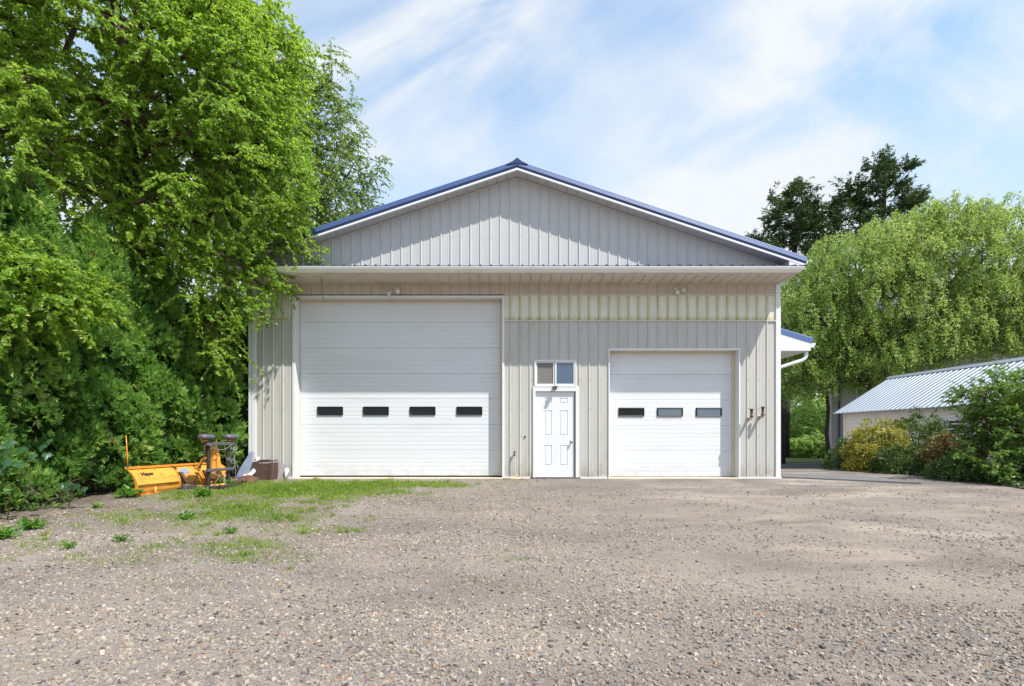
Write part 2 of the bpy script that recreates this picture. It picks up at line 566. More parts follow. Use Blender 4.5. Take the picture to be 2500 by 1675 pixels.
def ground_mat():
    t = NT('gravel_ground')
    sx = t.node("ShaderNodeSeparateXYZ"); t.l.new(t.co(), sx.inputs[0])
    x, y = sx.outputs["X"], sx.outputs["Y"]
    v1 = t.voro(42); v2 = t.voro(95); v3 = t.voro(23)
    def cellv(v):
        s = t.node("ShaderNodeSeparateColor"); t.l.new(v.outputs["Color"], s.inputs[0]); return s.outputs[0]
    st1 = t.ramp(cellv(v1), STONE_STOPS, 'CONSTANT'); st2 = t.ramp(cellv(v2), STONE_STOPS, 'CONSTANT')
    st = t.mixc(t.mrange(t.noise(9, 3), 0.4, 0.6), st1, st2)
    # fines between the stones
    fines = t.ramp(t.noise(1.1, 6, 0.62), [(0.25, (0.190, 0.165, 0.148)), (0.5, (0.240, 0.209, 0.187)), (0.75, (0.298, 0.262, 0.234))])
    grain = t.ramp(t.noise(220, 2, 0.6), [(0.25, 0.72), (0.75, 1.25)])
    fines = t.mixc(1.0, fines, grain, 'MULTIPLY')
    # packed grey strip near the doors, tan wheel tracks to the right
    near = t.mrange(y, -3.6, -0.6)
    right = t.math('MULTIPLY', t.mrange(x, -1.5, 2.5), 1.0)
    fines = t.mixc(t.math('MULTIPLY', t.math('MULTIPLY', near, right), 0.75), fines, (0.150, 0.142, 0.138))
    tan = t.math('MULTIPLY', t.mrange(x, 0.5, 5.0), t.mrange(t.noise(0.42, 5, 0.6, t.mapped((0.7, 2.0, 1), (2, 0, 0), (0, 0, R(-12)))), 0.47, 0.66))
    fines = t.mixc(t.math('MULTIPLY', tan, 0.8), fines, (0.40, 0.345, 0.295))
    dens_n = t.noise(0.6, 5, 0.65, t.mapped((1, 1.7, 1), (4, 3, 0)))
    dens = t.math('ADD', t.mrange(dens_n, 0.35, 0.7, 0.15, 0.95), t.math('MULTIPLY', tan, -0.55), None, True)
    mk = t.mrange(t.noise(38, 3, 0.7), 0.40, 0.56)
    c = t.mixc(t.math('MULTIPLY', mk, dens), fines, st)
    # soil, old leaf litter and moss on the left where the grass grows
    soil = t.math('MULTIPLY', t.mrange(x, -1.2, -3.4), t.math('MULTIPLY', t.mrange(y, -8.8, -6.2), t.mrange(t.noise(0.8, 5, 0.65), 0.42, 0.62)))
    c = t.mixc(t.math('MULTIPLY', soil, 0.45), c, (0.14, 0.12, 0.07))
    lit = t.math('MULTIPLY', t.mrange(x, -6.0, -7.4), t.mrange(t.noise(7, 4, 0.7), 0.35, 0.6))
    c = t.mixc(t.math('MULTIPLY', lit, 0.7), c, (0.08, 0.06, 0.045))
    mossn = t.math('MULTIPLY', t.mrange(t.noise(1.6, 5, 0.7, t.mapped((1, 1.6, 1), (9, 1, 0))), 0.54, 0.70), t.math('MULTIPLY', t.mrange(x, 1.5, -1.0), t.mrange(y, -10.5, -8.0)))
    c = t.mixc(t.math('MULTIPLY', mossn, 0.42), c, (0.15, 0.125, 0.06))
    patch = t.ramp(t.noise(0.33, 6, 0.62, t.mapped((1, 2.2, 1), (5, 2, 0), (0, 0, R(-8)))), [(0.30, (0.76, 0.74, 0.73)), (0.5, (0.99, 0.975, 0.96)), (0.70, (1.18, 1.15, 1.11))])
    c = t.mixc(1.0, c, patch, 'MULTIPLY')
    damp = t.math('MULTIPLY', t.mrange(t.noise(0.8, 4, 0.6, t.mapped((1, 2.6, 1), (1.7, 0.4, 0))), 0.60, 0.72), 0.5)
    c = t.mixc(damp, c, (0.12, 0.10, 0.085))
    # wheel tracks: two pairs of paler packed lanes curving in to the doors
    for x0_, k_ in ((-1.9, 0.10), (-3.6, 0.10), (3.0, -0.25), (4.6, -0.25)):
        q = t.math('ADD', x, t.math('MULTIPLY', t.math('MULTIPLY', y, y), k_ * 0.28))
        q = t.math('ADD', q, t.math('MULTIPLY', t.noise(0.5, 3, 0.5), 0.9))
        lane_ = t.mrange(t.math('ABSOLUTE', t.math('SUBTRACT', q, x0_ + 0.45)), 0.42, 0.10, 0, 1)
        c = t.mixc(t.math('MULTIPLY', lane_, t.mrange(t.noise(1.3, 5, 0.7), 0.36, 0.62, 0.0, 0.55)), c, (0.31, 0.275, 0.245))
    # far behind it is grass land
    far = t.mrange(y, 20, 26)
    c = t.mixc(far, c, (0.10, 0.15, 0.04))
    t.base(c)
    t.set(Roughness=0.92)
    t.bsdf.inputs["Specular IOR Level"].default_value = 0.25
    inv = t.math('SUBTRACT', 1.0, v1.outputs["Distance"])
    inv2 = t.math('SUBTRACT', 1.0, v2.outputs["Distance"])
    h = t.math('MULTIPLY_ADD', t.math('MULTIPLY', inv, mk), 1.0, t.math('MULTIPLY', inv2, 0.5))
    h = t.math('ADD', h, t.math('MULTIPLY', t.noise(150, 3, 0.7), 0.5))
    t.bump(h, 0.75, 0.014)
    return t.mat


M['ground'] = ground_mat()


def axis_vals(lo, hi, step, far, grow=1.35):
    a = list(np.arange(lo, hi + 1e-6, step))
    s, p = step, hi
    while p < far:
        s *= grow; p += s; a.append(p)
    s, p = step, lo
    b = []
    while p > -far:
        s *= grow; p -= s; b.append(p)
    return np.array(b[::-1] + a)


xs = axis_vals(-11, 13, 0.16, 900)
ys = axis_vals(-14, 6, 0.16, 900)
gx, gy = np.meshgrid(xs, ys)
gv = np.stack([gx.ravel(), gy.ravel(), gz(gx, gy).ravel()], 1)
nx, ny = len(xs), len(ys)
ii = (np.arange(ny - 1)[:, None] * nx + np.arange(nx - 1)[None, :]).ravel()
gf = np.stack([ii, ii + 1, ii + nx + 1, ii + nx], 1)
ground = link('ground', fast_mesh('ground', gv, gf, M['ground'], smooth=True))
kind(ground, 'structure')


def sheet(name, poly, dz, mat, step=0.5):
    """a thin sheet laid over the terrain along a quad of corners, subdivided"""
    a, b, c, d = [np.array(p, float) for p in poly]
    n = max(2, int(max(np.linalg.norm(b - a), np.linalg.norm(c - d)) / step)); m = max(2, int(max(np.linalg.norm(d - a), np.linalg.norm(c - b)) / step))
    vs = []
    for j in range(m + 1):
        for i in range(n + 1):
            u, v = i / n, j / m
            p = (a * (1 - u) + b * u) * (1 - v) + (d * (1 - u) + c * u) * v
            vs.append((p[0], p[1], gzf(p[0], p[1]) + dz))
    fs = [(j * (n + 1) + i, j * (n + 1) + i + 1, (j + 1) * (n + 1) + i + 1, (j + 1) * (n + 1) + i) for j in range(m) for i in range(n)]
    me = bpy.data.meshes.new(name); me.from_pydata(vs, [], fs); me.materials.append(mat)
    me.polygons.foreach_set("use_smooth", [True] * len(fs)); me.update()
    return kind(link(name, me), 'structure')


M['lane_shade'] = painted('shaded_lane_ground', (0.075, 0.078, 0.085), 0.2, 0.9, 6.0, bump=0.6)  # dark tone holds the shade lying across the lane
M['pad'] = painted('grey_concrete_pad', (0.13, 0.13, 0.135), 0.15, 0.85, 4.0, bump=0.4)
M['bed'] = painted('bark_mulch_soil', (0.075, 0.055, 0.038), 0.4, 0.95, 14.0, bump=1.0)
t_ = NT('lawn_turf')
t_.base(t_.ramp(t_.noise(1.2, 6, 0.7), [(0.3, (0.09, 0.15, 0.03)), (0.7, (0.17, 0.23, 0.06))])); t_.set(Roughness=0.9); t_.bump(t_.noise(30, 3), 0.6, 0.05)
M['lawn'] = t_.mat
sheet('lane', [(4.0, 13.6), (19.0, 10.6), (19.0, 16.0), (4.0, 20.0)], 0.012, M['lane_shade'], 1.0)
sheet('lawn', [(0.0, 20.1), (40.0, 16.2), (60.0, 70.0), (-20.0, 70.0)], 0.02, M['lawn'], 2.0)
# concrete ramp pad beside the barn's side door, its front edge a real step
pad = MB()
pc = [(6.28, 0.10), (8.72, -1.05), (8.30, 0.55), (6.28, 1.35)]
ptop = [(x, y, gzf(x, y) + 0.035) for x, y in pc]
pad.add(ptop + [(x, y, z - 0.2) for x, y, z in ptop], [(0, 1, 2, 3), (0, 4, 5, 1), (1, 5, 6, 2), (2, 6, 7, 3), (3, 7, 4, 0)])
kind(obj('concrete_pad', pad, M['pad']), 'structure')
sheet('garden_bed', [(9.75, 3.6), (10.45, -3.6), (17.5, -3.6), (17.5, 6.4)], 0.02, M['bed'], 0.4)
sheet('hedge_soil', [(-11.5, -6.8), (-8.4, -6.8), (-7.0, 0.6), (-11.5, 0.6)], 0.02, M['bed'], 0.4)

# ------------------------------------------------------------------ barn
RIB0, RIBW = -5.075, 0.2286
WX0, WX1 = -6.02, 6.21
APX = 0.115
SLOPE = 1 / 3.0


def rake_z(x):            # underside line of the rake soffit at the wall
    return 6.957 - SLOPE * abs(x - APX)


BD = (-5.005, -0.2275, 4.18)      # big door opening x0, x1, top
SD = (2.256, 5.242, 2.967)
ED = (0.4815, 1.545, 2.098)       # entry door with frame
TW = (0.5166, 1.488, 2.117, 2.741)


def rib_y(x):
    u = (x - RIB0 + RIBW / 2) % RIBW - RIBW / 2
    a = abs(u)
    if a <= 0.009:
        return -0.019
    if a < 0.024:
        return -0.019 * (0.024 - a) / 0.015
    b = abs(a - 0.065)
    if b < 0.009:
        return -0.0035 * (1 - b / 0.009)
    return 0.0


def profile_xs(x0, x1, extra=()):
    xs = {round(x0, 5), round(x1, 5)}
    k0 = int(math.floor((x0 - RIB0) / RIBW)) - 1; k1 = int(math.ceil((x1 - RIB0) / RIBW)) + 1
    for k in range(k0, k1 + 1):
        c = RIB0 + k * RIBW
        for o in (-0.074, -0.065, -0.056, -0.024, -0.009, 0.009, 0.024, 0.056, 0.065, 0.074):
            if x0 < c + o < x1:
                xs.add(round(c + o, 5))
    for e in extra:
        if x0 < e < x1:
            xs.add(round(e, 5))
    return sorted(xs)


def siding_mesh(x0, x1, zlo, zhi, openings, y0=0.0, yprof=rib_y):
    """ribbed sheet between x0..x1; zlo/zhi functions of x; openings (xa, xb, za, zb) left free"""
    extra = [APX] + [e for o in openings for e in o[:2]]
    X = profile_xs(x0, x1, extra)
    mb = MB()
    for a, b in zip(X[:-1], X[1:]):
        if b - a < 1e-5:
            continue
        mid = (a + b) / 2
        spans = [(0.0, 1.0, None, None)]
        cuts = sorted([(o[2], o[3]) for o in openings if o[0] - 1e-6 < mid < o[1] + 1e-6])
        lo_a, lo_b, hi_a, hi_b = zlo(a), zlo(b), zhi(a), zhi(b)
        pieces = []
        cur = (lo_a, lo_b)
        for ca, cb in cuts:
            if ca > cur[0] + 1e-4:
                pieces.append((cur[0], cur[1], min(ca, hi_a), min(ca, hi_b)))
            cur = (max(cb, cur[0]), max(cb, cur[1]))
        pieces.append((cur[0], cur[1], hi_a, hi_b))
        ya, yb = y0 + yprof(a + 1e-7), y0 + yprof(b - 1e-7)
        for pa, pb, qa, qb in pieces:
            if qa - pa > 1e-3 or qb - pb > 1e-3:
                mb.add([(a, ya, pa), (b, yb, pb), (b, yb, qb), (a, ya, qa)], [(0, 1, 2, 3)])
    return mb


barn = empty('pole_barn', (0.1, 0, 0))
tag(barn, 'beige ribbed metal garage with blue gable roof, one tall and one short white overhead door', 'garage')
BO = Vector((0.1, 0, 0))


def bpart(name, mb, mat, parent=None, smooth=False):
    """parts of the barn are modelled in world coordinates"""
    mb.v = [(v[0] - BO.x, v[1] - BO.y, v[2] - BO.z) for v in mb.v] if parent is None else mb.v
    if parent is not None:
        o = parent
        off = Vector((0, 0, 0))
        while o is not None:
            off += o.location; o = o.parent
        mb.v = [(v[0] - off.x, v[1] - off.y, v[2] - off.z) for v in mb.v]
    return obj(name, mb, mat, parent or barn, smooth)


edges = [WX0 + 0.07] + [RIB0 + RIBW * (k + 0.5) for k in range(-4, 54) if (k % 4 == 0) and WX0 + 0.3 < RIB0 + RIBW * (k + 0.5) < WX1 - 0.3] + [WX1 - 0.07]
holes = [(BD[0], BD[1], -1, BD[2]), (SD[0], SD[1], -1, SD[2]), (ED[0], ED[1], -1, TW[2] + 0.006), (TW[0] + 0.005, TW[1] - 0.005, TW[2] + 0.006, TW[3] - 0.006)]
for a, b in zip(edges[:-1], edges[1:]):
    cut = [a] + [e for h_ in holes[:2] for e in h_[:2] if a < e < b] + [b]
    for a_, b_ in zip(cut[:-1], cut[1:]):
        lo = siding_mesh(a_, b_, lambda x: 0.03, lambda x: 3.64, holes)
        if lo.f:
            bpart('siding_panel', lo, M['siding'])
    st = siding_mesh(a, b, lambda x: 3.655, lambda x: 4.24, [(BD[0], BD[1] , 0, 5)])
    if st.f:
        bpart('light_panel', st, M['strip'])
    tp = siding_mesh(a, b, lambda x: 4.255, lambda x: 4.512, [])
    bpart('upper_panel', tp, M['top'])
    gb = siding_mesh(a, b, lambda x: 4.56, lambda x: max(4.56, rake_z(x)), [])
    if gb.f:
        bpart('gable_panel', gb, M['gable'])
# seam trims and base trim
for xa_, xb_, za_, zb_ in ((BD[1] + 0.055, WX1 - 0.05, 3.632, 3.656), (WX0 + 0.06, BD[0] - 0.075, 3.632, 3.656), (BD[1] + 0.055, WX1 - 0.05, 4.234, 4.257), (WX0 + 0.06, BD[0] - 0.075, 4.234, 4.257)):
    mb = MB(); mb.box(xa_, xb_, -0.028, -0.004, za_, zb_)
    bpart('seam_trim', mb, M['seam'])
mb = MB(); mb.box(WX0, WX1, -0.027, 0.0, 4.487, 4.505)
bpart('soffit_trim', mb, M['soffit'])
for a, b in ((WX0, BD[0] - 0.08), (BD[1] + 0.055, ED[0] - 0.06), (ED[1] + 0.03, SD[0] - 0.055), (SD[1] + 0.05, WX1 + 0.02)):
    mb = MB(); mb.box(a, b, -0.03, -0.002, -0.01, 0.032)
    bpart('base_trim', mb, M['trim'])
for x0, x1 in ((WX0 - 0.0, WX0 + 0.105), (WX1 - 0.115, WX1)):
    mb = MB(); mb.box(x0, x1, -0.031, 0.10, 0.0, 4.50, bev=0.006)
    bpart('corner_trim', mb, M['trim'])
# body behind the front: side walls, rear wall, dark liner
DEP = 18.0
for sx, xx in ((-1, WX0 + 0.02), (1, WX1 - 0.02)):
    mb = MB()
    for k in range(79):
        y0 = 0.10 + k * RIBW
        mb.add([(xx, y0, 0), (xx, y0 + 0.2, 0), (xx, y0 + 0.2, 4.72), (xx, y0, 4.72)], [(0, 1, 2, 3)])
        mb.add([(xx, y0 + 0.2, 0), (xx + sx * 0.019, y0 + 0.207, 0), (xx + sx * 0.019, y0 + 0.221, 0), (xx, y0 + RIBW, 0),
                (xx, y0 + 0.2, 4.72), (xx + sx * 0.019, y0 + 0.207, 4.72), (xx + sx * 0.019, y0 + 0.221, 4.72), (xx, y0 + RIBW, 4.72)],
               [(0, 1, 5, 4), (1, 2, 6, 5), (2, 3, 7, 6)])
    bpart('side_wall', mb, M['siding'])
mb = MB()
mb.add([(WX0, DEP, 0), (WX1, DEP, 0), (WX1, DEP, 4.9), (APX, DEP, 6.95), (WX0, DEP, 4.9)], [(4, 3, 2, 1, 0)])
bpart('rear_wall', mb, M['siding'])
mb = MB()
mb.add([(WX0 + 0.1, 0.33, 0.0), (WX1 - 0.1, 0.33, 0.0), (WX1 - 0.1, 0.33, 4.8), (APX, 0.33, 6.8), (WX0 + 0.1, 0.33, 4.8)], [(0, 1, 2, 3, 4)])
bpart('inner_liner', mb, M['dark_in'])
mb = MB(); mb.box(WX0 + 0.02, WX1 - 0.02, 0.02, DEP - 0.02, -0.15, 0.012)
bpart('floor_slab', mb, M['concrete'])
for xa_, xb_, ya_ in ((BD[0] - 0.05, BD[1] + 0.03, -0.10), (SD[0] - 0.05, SD[1] + 0.05, -0.08)):
    mb = MB(); mb.box(xa_, xb_, ya_, 0.019, -0.12, 0.018, bev=0.006)
    bpart('door_sill', mb, M['cream'])

# roof: two slopes with raised ribs
RX = 6.50
for sgn in (-1, 1):
    mb = MB()

    def rp(u, y, h):        # u along the slope from the ridge, h above the sheet
        return (APX + sgn * u, y, 7.17 - SLOPE * u + h)
    n = int((DEP + 0.6) / RIBW)
    prof = []
    y = -0.32
    while y < DEP + 0.25:
        prof += [(y, 0.0), (y + 0.18, 0.0), (y + 0.19, 0.02), (y + 0.21, 0.02), (y + 0.22, 0.0)]
        y += RIBW
    mb.prism(prof, 0.0, RX, lambda u, p, q: rp(u, p, q), closed=False)
    mb.add([rp(0, -0.32, -0.10), rp(RX, -0.32, -0.10), rp(RX, DEP + 0.3, -0.10), rp(0, DEP + 0.3, -0.10)], [(0, 1, 2, 3)])
    bpart('roof_panel', mb, M['blue'])
# ridge cap
mb = MB()
mb.prism([(-0.24, 7.085), (-0.10, 7.155), (0, 7.235), (0.10, 7.155), (0.24, 7.085), (0.10, 7.10), (-0.10, 7.10)], -0.40, DEP + 0.3, lambda u, p, q: (APX + p, u, q))
bpart('ridge_cap', mb, M['blue_dark'])
# rake trim, one run per slope: upper face with pressed lines, lower flange coloured navy for its shade
for sgn in (-1, 1):
    mb = MB()
    # profile in (y, h): h is height above the slope line 7.17 - SLOPE*u
    fac = [(-0.32, 0.03), (-0.375, 0.012), (-0.382, -0.008), (-0.375, -0.014), (-0.386, -0.036), (-0.379, -0.042), (-0.390, -0.068),
           (-0.382, -0.074), (-0.392, -0.096)]
    mb.prism([(p, q) for p, q in fac] + [(-0.33, -0.096)], 0.0, RX + 0.02, lambda u, p, q: (APX + sgn * u, p, 7.17 - SLOPE * u + q), 0)
    o1 = bpart('rake_trim', mb, M['blue'])
    mb = MB()
    mb.prism([(-0.330, -0.097), (-0.378, -0.097), (-0.372, -0.158), (-0.330, -0.158)], 0.0, RX + 0.01, lambda u, p, q: (APX + sgn * u, p, 7.17 - SLOPE * u + q), 0)
    bpart('rake_flange', mb, M['blue_dark'])
    mb = MB()
    mb.prism([(-0.325, -0.159), (-0.384, -0.159), (-0.384, -0.204), (-0.325, -0.204)], 0.0, RX, lambda u, p, q: (APX + sgn * u, p, 7.17 - SLOPE * u + q), 0)
    bpart('rake_fascia', mb, M['trim'])
    # soffit boards between the fascia and the wall, each a piece
    nboard = int(6.25 / RIBW) + 1
    for k in range(nboard):
        u0, u1 = k * RIBW + 0.004, (k + 1) * RIBW - 0.004
        if k == 0:
            u0 = 0.0
        if u1 > 6.2:
            continue
        mb = MB()
        zz = lambda u: 6.972 - SLOPE * u
        for (ua, ub, hh) in ((u0, u1 - 0.016, 0.0), (u1 - 0.016, u1, -0.009)):
            mb.add([(APX + sgn * ua, -0.324, zz(ua) + hh), (APX + sgn * ub, -0.324, zz(ub) + hh), (APX + sgn * ub, -0.005, zz(ub) + hh), (APX + sgn * ua, -0.005, zz(ua) + hh),
                    (APX + sgn * ua, -0.324, zz(ua) + hh + 0.014), (APX + sgn * ub, -0.324, zz(ub) + hh + 0.014), (APX + sgn * ub, -0.005, zz(ub) + hh + 0.014), (APX + sgn * ua, -0.005, zz(ua) + hh + 0.014)],
                   [(0, 1, 2, 3), (4, 7, 6, 5), (0, 4, 5, 1), (1, 5, 6, 2), (2, 6, 7, 3), (3, 7, 4, 0)])
        bpart('rake_soffit_panel', mb, M['rake_soffit'])
    mb = MB()
    mb.prism([(-0.034, -0.044), (-0.034, -0.018), (-0.004, -0.018), (-0.004, -0.044)], 0.0, 6.2, lambda u, p, q: (APX + sgn * u, p, 6.975 - SLOPE * u + q), 0)
    bpart('gable_trim', mb, M['seam'])
    # boxed eave return at the low end
    mb = MB()
    xa, xb = APX + sgn * 6.12, APX + sgn * 6.45
    za, zb = 7.17 - SLOPE * 6.12 - 0.203, 7.17 - SLOPE * 6.45 - 0.203
    mb.add([(xa, -0.378, 4.74), (xb, -0.378, 4.74), (xb, -0.378, zb), (xa, -0.378, za), (xa, DEP, 4.74), (xb, DEP, 4.74), (xb, DEP, zb), (xa, DEP, za)],
           [(0, 1, 2, 3), (4, 7, 6, 5), (0, 4, 5, 1), (1, 5, 6, 2), (2, 6, 7, 3), (3, 7, 4, 0)])
    bpart('eave_box', mb, M['trim'])
    mb = MB()
    gx0 = APX + sgn * 6.455
    mb.prism([(0.0, 4.83), (0.0, 4.95), (0.125, 4.95), (0.118, 4.90), (0.10, 4.87), (0.085, 4.83)], -0.30, DEP, lambda u, p, q: (gx0 + sgn * p, u, q))
    bpart('side_gutter', mb, M['trim'])

# pent roof and its gutter across the front
mb = MB()
prof = []
x = WX0 - 0.12
while x < WX1 + 0.1:
    prof += [(x, 0.0), (x + 0.175, 0.0), (x + 0.188, 0.024), (x + 0.206, 0.024), (x + 0.219, 0.0)]
    x += RIBW
prof.append((WX1 + 0.14, 0.0))
top = prof; bot = [(p, q - 0.012) for p, q in prof][::-1]
mb.prism(top + bot, 0.0, 1.0, lambda u, p, q: (p, -0.80 + 0.795 * u, 4.69 + 0.17 * u + q))
bpart('pent_roof', mb, M['blue_dark'])
mb = MB()
mb.prism([(-0.73, 4.508), (-0.73, 4.64), (-0.71, 4.64), (-0.71, 4.508)], WX0 - 0.02, WX1 + 0.01, lambda u, p, q: (u, p, q))
mb.box(WX0 - 0.03, WX0 - 0.005, -0.708, 0.0, 4.508, 4.63); mb.box(WX1 + 0.012, WX1 + 0.03, -0.73, 0.0, 4.518, 4.64)
bpart('pent_fascia', mb, M['fascia'])
mb = MB()
gp = [(-0.731, 4.54), (-0.795, 4.54), (-0.81, 4.555), (-0.845, 4.597), (-0.855, 4.615), (-0.855, 4.641), (-0.865, 4.645), (-0.865, 4.657), (-0.848, 4.657), (-0.835, 4.605), (-0.8, 4.56), (-0.731, 4.56)]
n = len(gp)
xe0, xe1 = WX0 - 0.13, WX1 + 0.13
vs = []
for xx, s in ((xe0, -1), (xe1, 1)):
    for p, q in gp:
        vs.append((xx + s * (q - 4.645) * 0.7, p, q))
mb.add(vs, [(i, (i + 1) % n, n + (i + 1) % n, n + i) for i in range(n)] + [tuple(range(n - 1, -1, -1)), tuple(range(n, 2 * n))])
bpart('pent_gutter', mb, M['gutter'])
# soffit boards of the pent roof, aligned with the ribs of the wall
k = -5
while True:
    x0 = RIB0 + k * RIBW + 0.004; x1 = x0 + RIBW - 0.008
    k += 1
    if x0 < WX0:
        x0 = WX0
    if x1 > WX1:
        x1 = WX1
    if x0 > WX1 - 0.05:
        break
    if x1 - x0 < 0.05:
        continue
    mb = MB()
    mb.box(x0 + 0.017, x1, -0.708, -0.003, 4.509, 4.525)
    mb.box(x0, x0 + 0.0165, -0.708, -0.003, 4.499, 4.525)
    bpart('soffit_panel', mb, M['soffit'])


# --- overhead doors
def section_mesh(x0, x1, z0, z1, y):
    g = 0.1005
    prof = [(0.014, z0 + 0.0005), (0.003, z0 + 0.002), (0.0, z0 + 0.007)]
    k = 1
    while z0 + k * g < z1 - 0.04:
        zc = z0 + k * g
        prof += [(0.0, zc - 0.011), (0.0036, zc - 0.005), (0.0036, zc + 0.002), (0.0, zc + 0.006)]
        k += 1
    prof += [(0.0, z1 - 0.008), (0.003, z1 - 0.003), (0.014, z1 - 0.001), (0.045, z1 - 0.001), (0.045, z0 + 0.001)]
    mb = MB()
    mb.prism(prof, x0, x1, lambda u, p, q: (u, y + p, q))
    return mb


def overhead_door(op, nsec, win_sec, wins, yrec, zbot, shiny=()):
    x0, x1, top = op
    d = MB()
    # wooden head strip, side stops and rubber bottom seal
    d.box(x0 + 0.002, x1 - 0.002, yrec - 0.03, yrec + 0.004, top - 0.052, top - 0.003)
    d.box(x1 - 0.062, x1 - 0.003, yrec - 0.025, yrec + 0.004, zbot, top - 0.054)
    d.box(x0 + 0.003, x0 + 0.018, yrec - 0.025, yrec + 0.004, zbot, top - 0.054)
    door = bpart('garage_door', d, M['cream'])
    sl = MB(); sl.box(x0 + 0.02, x1 - 0.02, yrec + 0.008, yrec + 0.04, 0.02, zbot + 0.004)
    bpart('bottom_seal', sl, M['black'], door)
    for k in range(nsec):
        z0 = zbot + k * 0.6035
        z1 = min(z0 + 0.6035, top + 0.05)
        bpart('door_section', section_mesh(x0 - 0.03, x1 + 0.03, z0, z1, yrec + 0.005), M['door'], door)
    zc = zbot + (win_sec + 0.53) * 0.6035
    for xc in wins:
        f = MB()
        w, h = 0.305, 0.103
        ring = []
        for (aw, ah, yy) in ((w, h, 0.004), (w, h, -0.016), (w - 0.012, h - 0.012, -0.022), (w - 0.03, h - 0.026, -0.010), (w - 0.034, h - 0.03, 0.003)):
            c = 0.012 if aw > w - 0.02 else 0.006
            ring.append([(xc - aw + c, yrec + yy, zc - ah), (xc + aw - c, yrec + yy, zc - ah), (xc + aw, yrec + yy, zc - ah + c), (xc + aw, yrec + yy, zc + ah - c),
                         (xc + aw - c, yrec + yy, zc + ah), (xc - aw + c, yrec + yy, zc + ah), (xc - aw, yrec + yy, zc + ah - c), (xc - aw, yrec + yy, zc - ah + c)])
        vs = [p for r in ring for p in r]
        fs = [(r * 8 + i, r * 8 + (i + 1) % 8, r * 8 + 8 + (i + 1) % 8, r * 8 + 8 + i) for r in range(4) for i in range(8)]
        f.add(vs, fs)
        bpart('window_frame', f, M['black'], door)
        g = MB(); g.quad((xc - w + 0.03, yrec + 0.0, zc - h + 0.026), (xc + w - 0.03, yrec + 0.0, zc - h + 0.026), (xc + w - 0.03, yrec + 0.0, zc + h - 0.026), (xc - w + 0.03, yrec + 0.0, zc + h - 0.026))
        bpart('window_pane', g, M['glass_sky'] if xc in shiny else M['glass_dark'], door)
    return door


def pxX(px, Z):
    return (px - 1250) / FPX * Z


YR = 0.25
ZR = 13.17 + YR
big_w = [pxX(600 + c / 2.613, ZR) for c in (538.5, 830.5, 1128, 1426.5)]
sm_w = [pxX(1480 + c / 4.48, ZR) for c in (275, 697, 1122)]
overhead_door(BD, 7, 2, big_w, YR, 0.045)
overhead_door(SD, 5, 2, sm_w, YR, 0.02, sm_w[1:])
# white casing around the two openings: faces plus the reveals going in
for (x0, x1, top), fl, fr, ft in ((BD, 0.072, 0.05, 0.05), (SD, 0.028, 0.032, 0.04)):
    mb = MB()
    mb.box(x0 - fl, x0, -0.03, YR + 0.03, 0.0, top + ft, bev=0.004)
    mb.box(x1, x1 + fr, -0.03, YR + 0.03, 0.0, top + ft, bev=0.004)
    mb.box(x0 + 0.0005, x1 - 0.0005, -0.029, YR + 0.03, top, top + ft - 0.001, bev=0.004)
    bpart('door_casing', mb, M['trim'])

# --- entry door
fr = MB()
fr.box(ED[0], ED[0] + 0.062, -0.035, 0.09, 0.02, ED[2], bev=0.004)
fr.box(ED[1] - 0.075, ED[1], -0.035, 0.09, 0.02, ED[2], bev=0.004)
fr.box(ED[0] + 0.0625, ED[1] - 0.0755, -0.034, 0.09, ED[2] - 0.085, ED[2] - 0.001, bev=0.004)
bpart('entry_frame', fr, M['trim'])
ex0, ex1, ez0, ez1 = ED[0] + 0.066, ED[1] - 0.10, 0.035, ED[2] - 0.09
ey = 0.022
db = MB()
PXS = [(823 + 5, 915), (1010, 1107)]
pz = lambda v: CAMZ + (1064 - (860 + v / 4.9)) / FPX * (13.17 + ey)
pxx = lambda v: pxX(1160 + v / 4.9, 13.17 + ey)
panels = []
for xa, xb in ((822, 917), (1007, 1107)):
    for za, zb in ((545, 617), (697, 1003), (1113, 1362)):
        panels.append((pxx(xa), pxx(xb), pz(zb), pz(za)))
xs_ = sorted({ex0, ex1} | {p[0] for p in panels} | {p[1] for p in panels}); zs_ = sorted({ez0, ez1} | {p[2] for p in panels} | {p[3] for p in panels})
for a, b in zip(xs_[:-1], xs_[1:]):
    for c, d in zip(zs_[:-1], zs_[1:]):
        mx, mz = (a + b) / 2, (c + d) / 2
        if any(p[0] < mx < p[1] and p[2] < mz < p[3] for p in panels):
            continue
        db.quad((a, ey, c), (b, ey, c), (b, ey, d), (a, ey, d))
db.add([(ex0, ey, ez0), (ex0, ey, ez1), (ex0, ey + 0.044, ez1), (ex0, ey + 0.044, ez0), (ex1, ey, ez0), (ex1, ey, ez1), (ex1, ey + 0.044, ez1), (ex1, ey + 0.044, ez0)],
       [(0, 1, 2, 3), (4, 7, 6, 5), (1, 5, 6, 2), (0, 3, 7, 4)])
edoor = bpart('entry_door', db, M['entry'])
for p in panels:
    mb = MB()
    rings = []
    for ins, yy in ((0, 0), (0.010, 0.012), (0.024, 0.012), (0.040, 0.003)):
        rings.append([(p[0] + ins, ey + yy, p[2] + ins), (p[1] - ins, ey + yy, p[2] + ins), (p[1] - ins, ey + yy, p[3] - ins), (p[0] + ins, ey + yy, p[3] - ins)])
    vs = [v for r in rings for v in r]
    mb.add(vs, [(r * 4 + i, r * 4 + (i + 1) % 4, r * 4 + 4 + (i + 1) % 4, r * 4 + 4 + i) for r in range(3) for i in range(4)] + [(12, 13, 14, 15)])
    bpart('door_panel', mb, M['entry'], edoor)
kx, kz = pxx(1152), pz(1068)
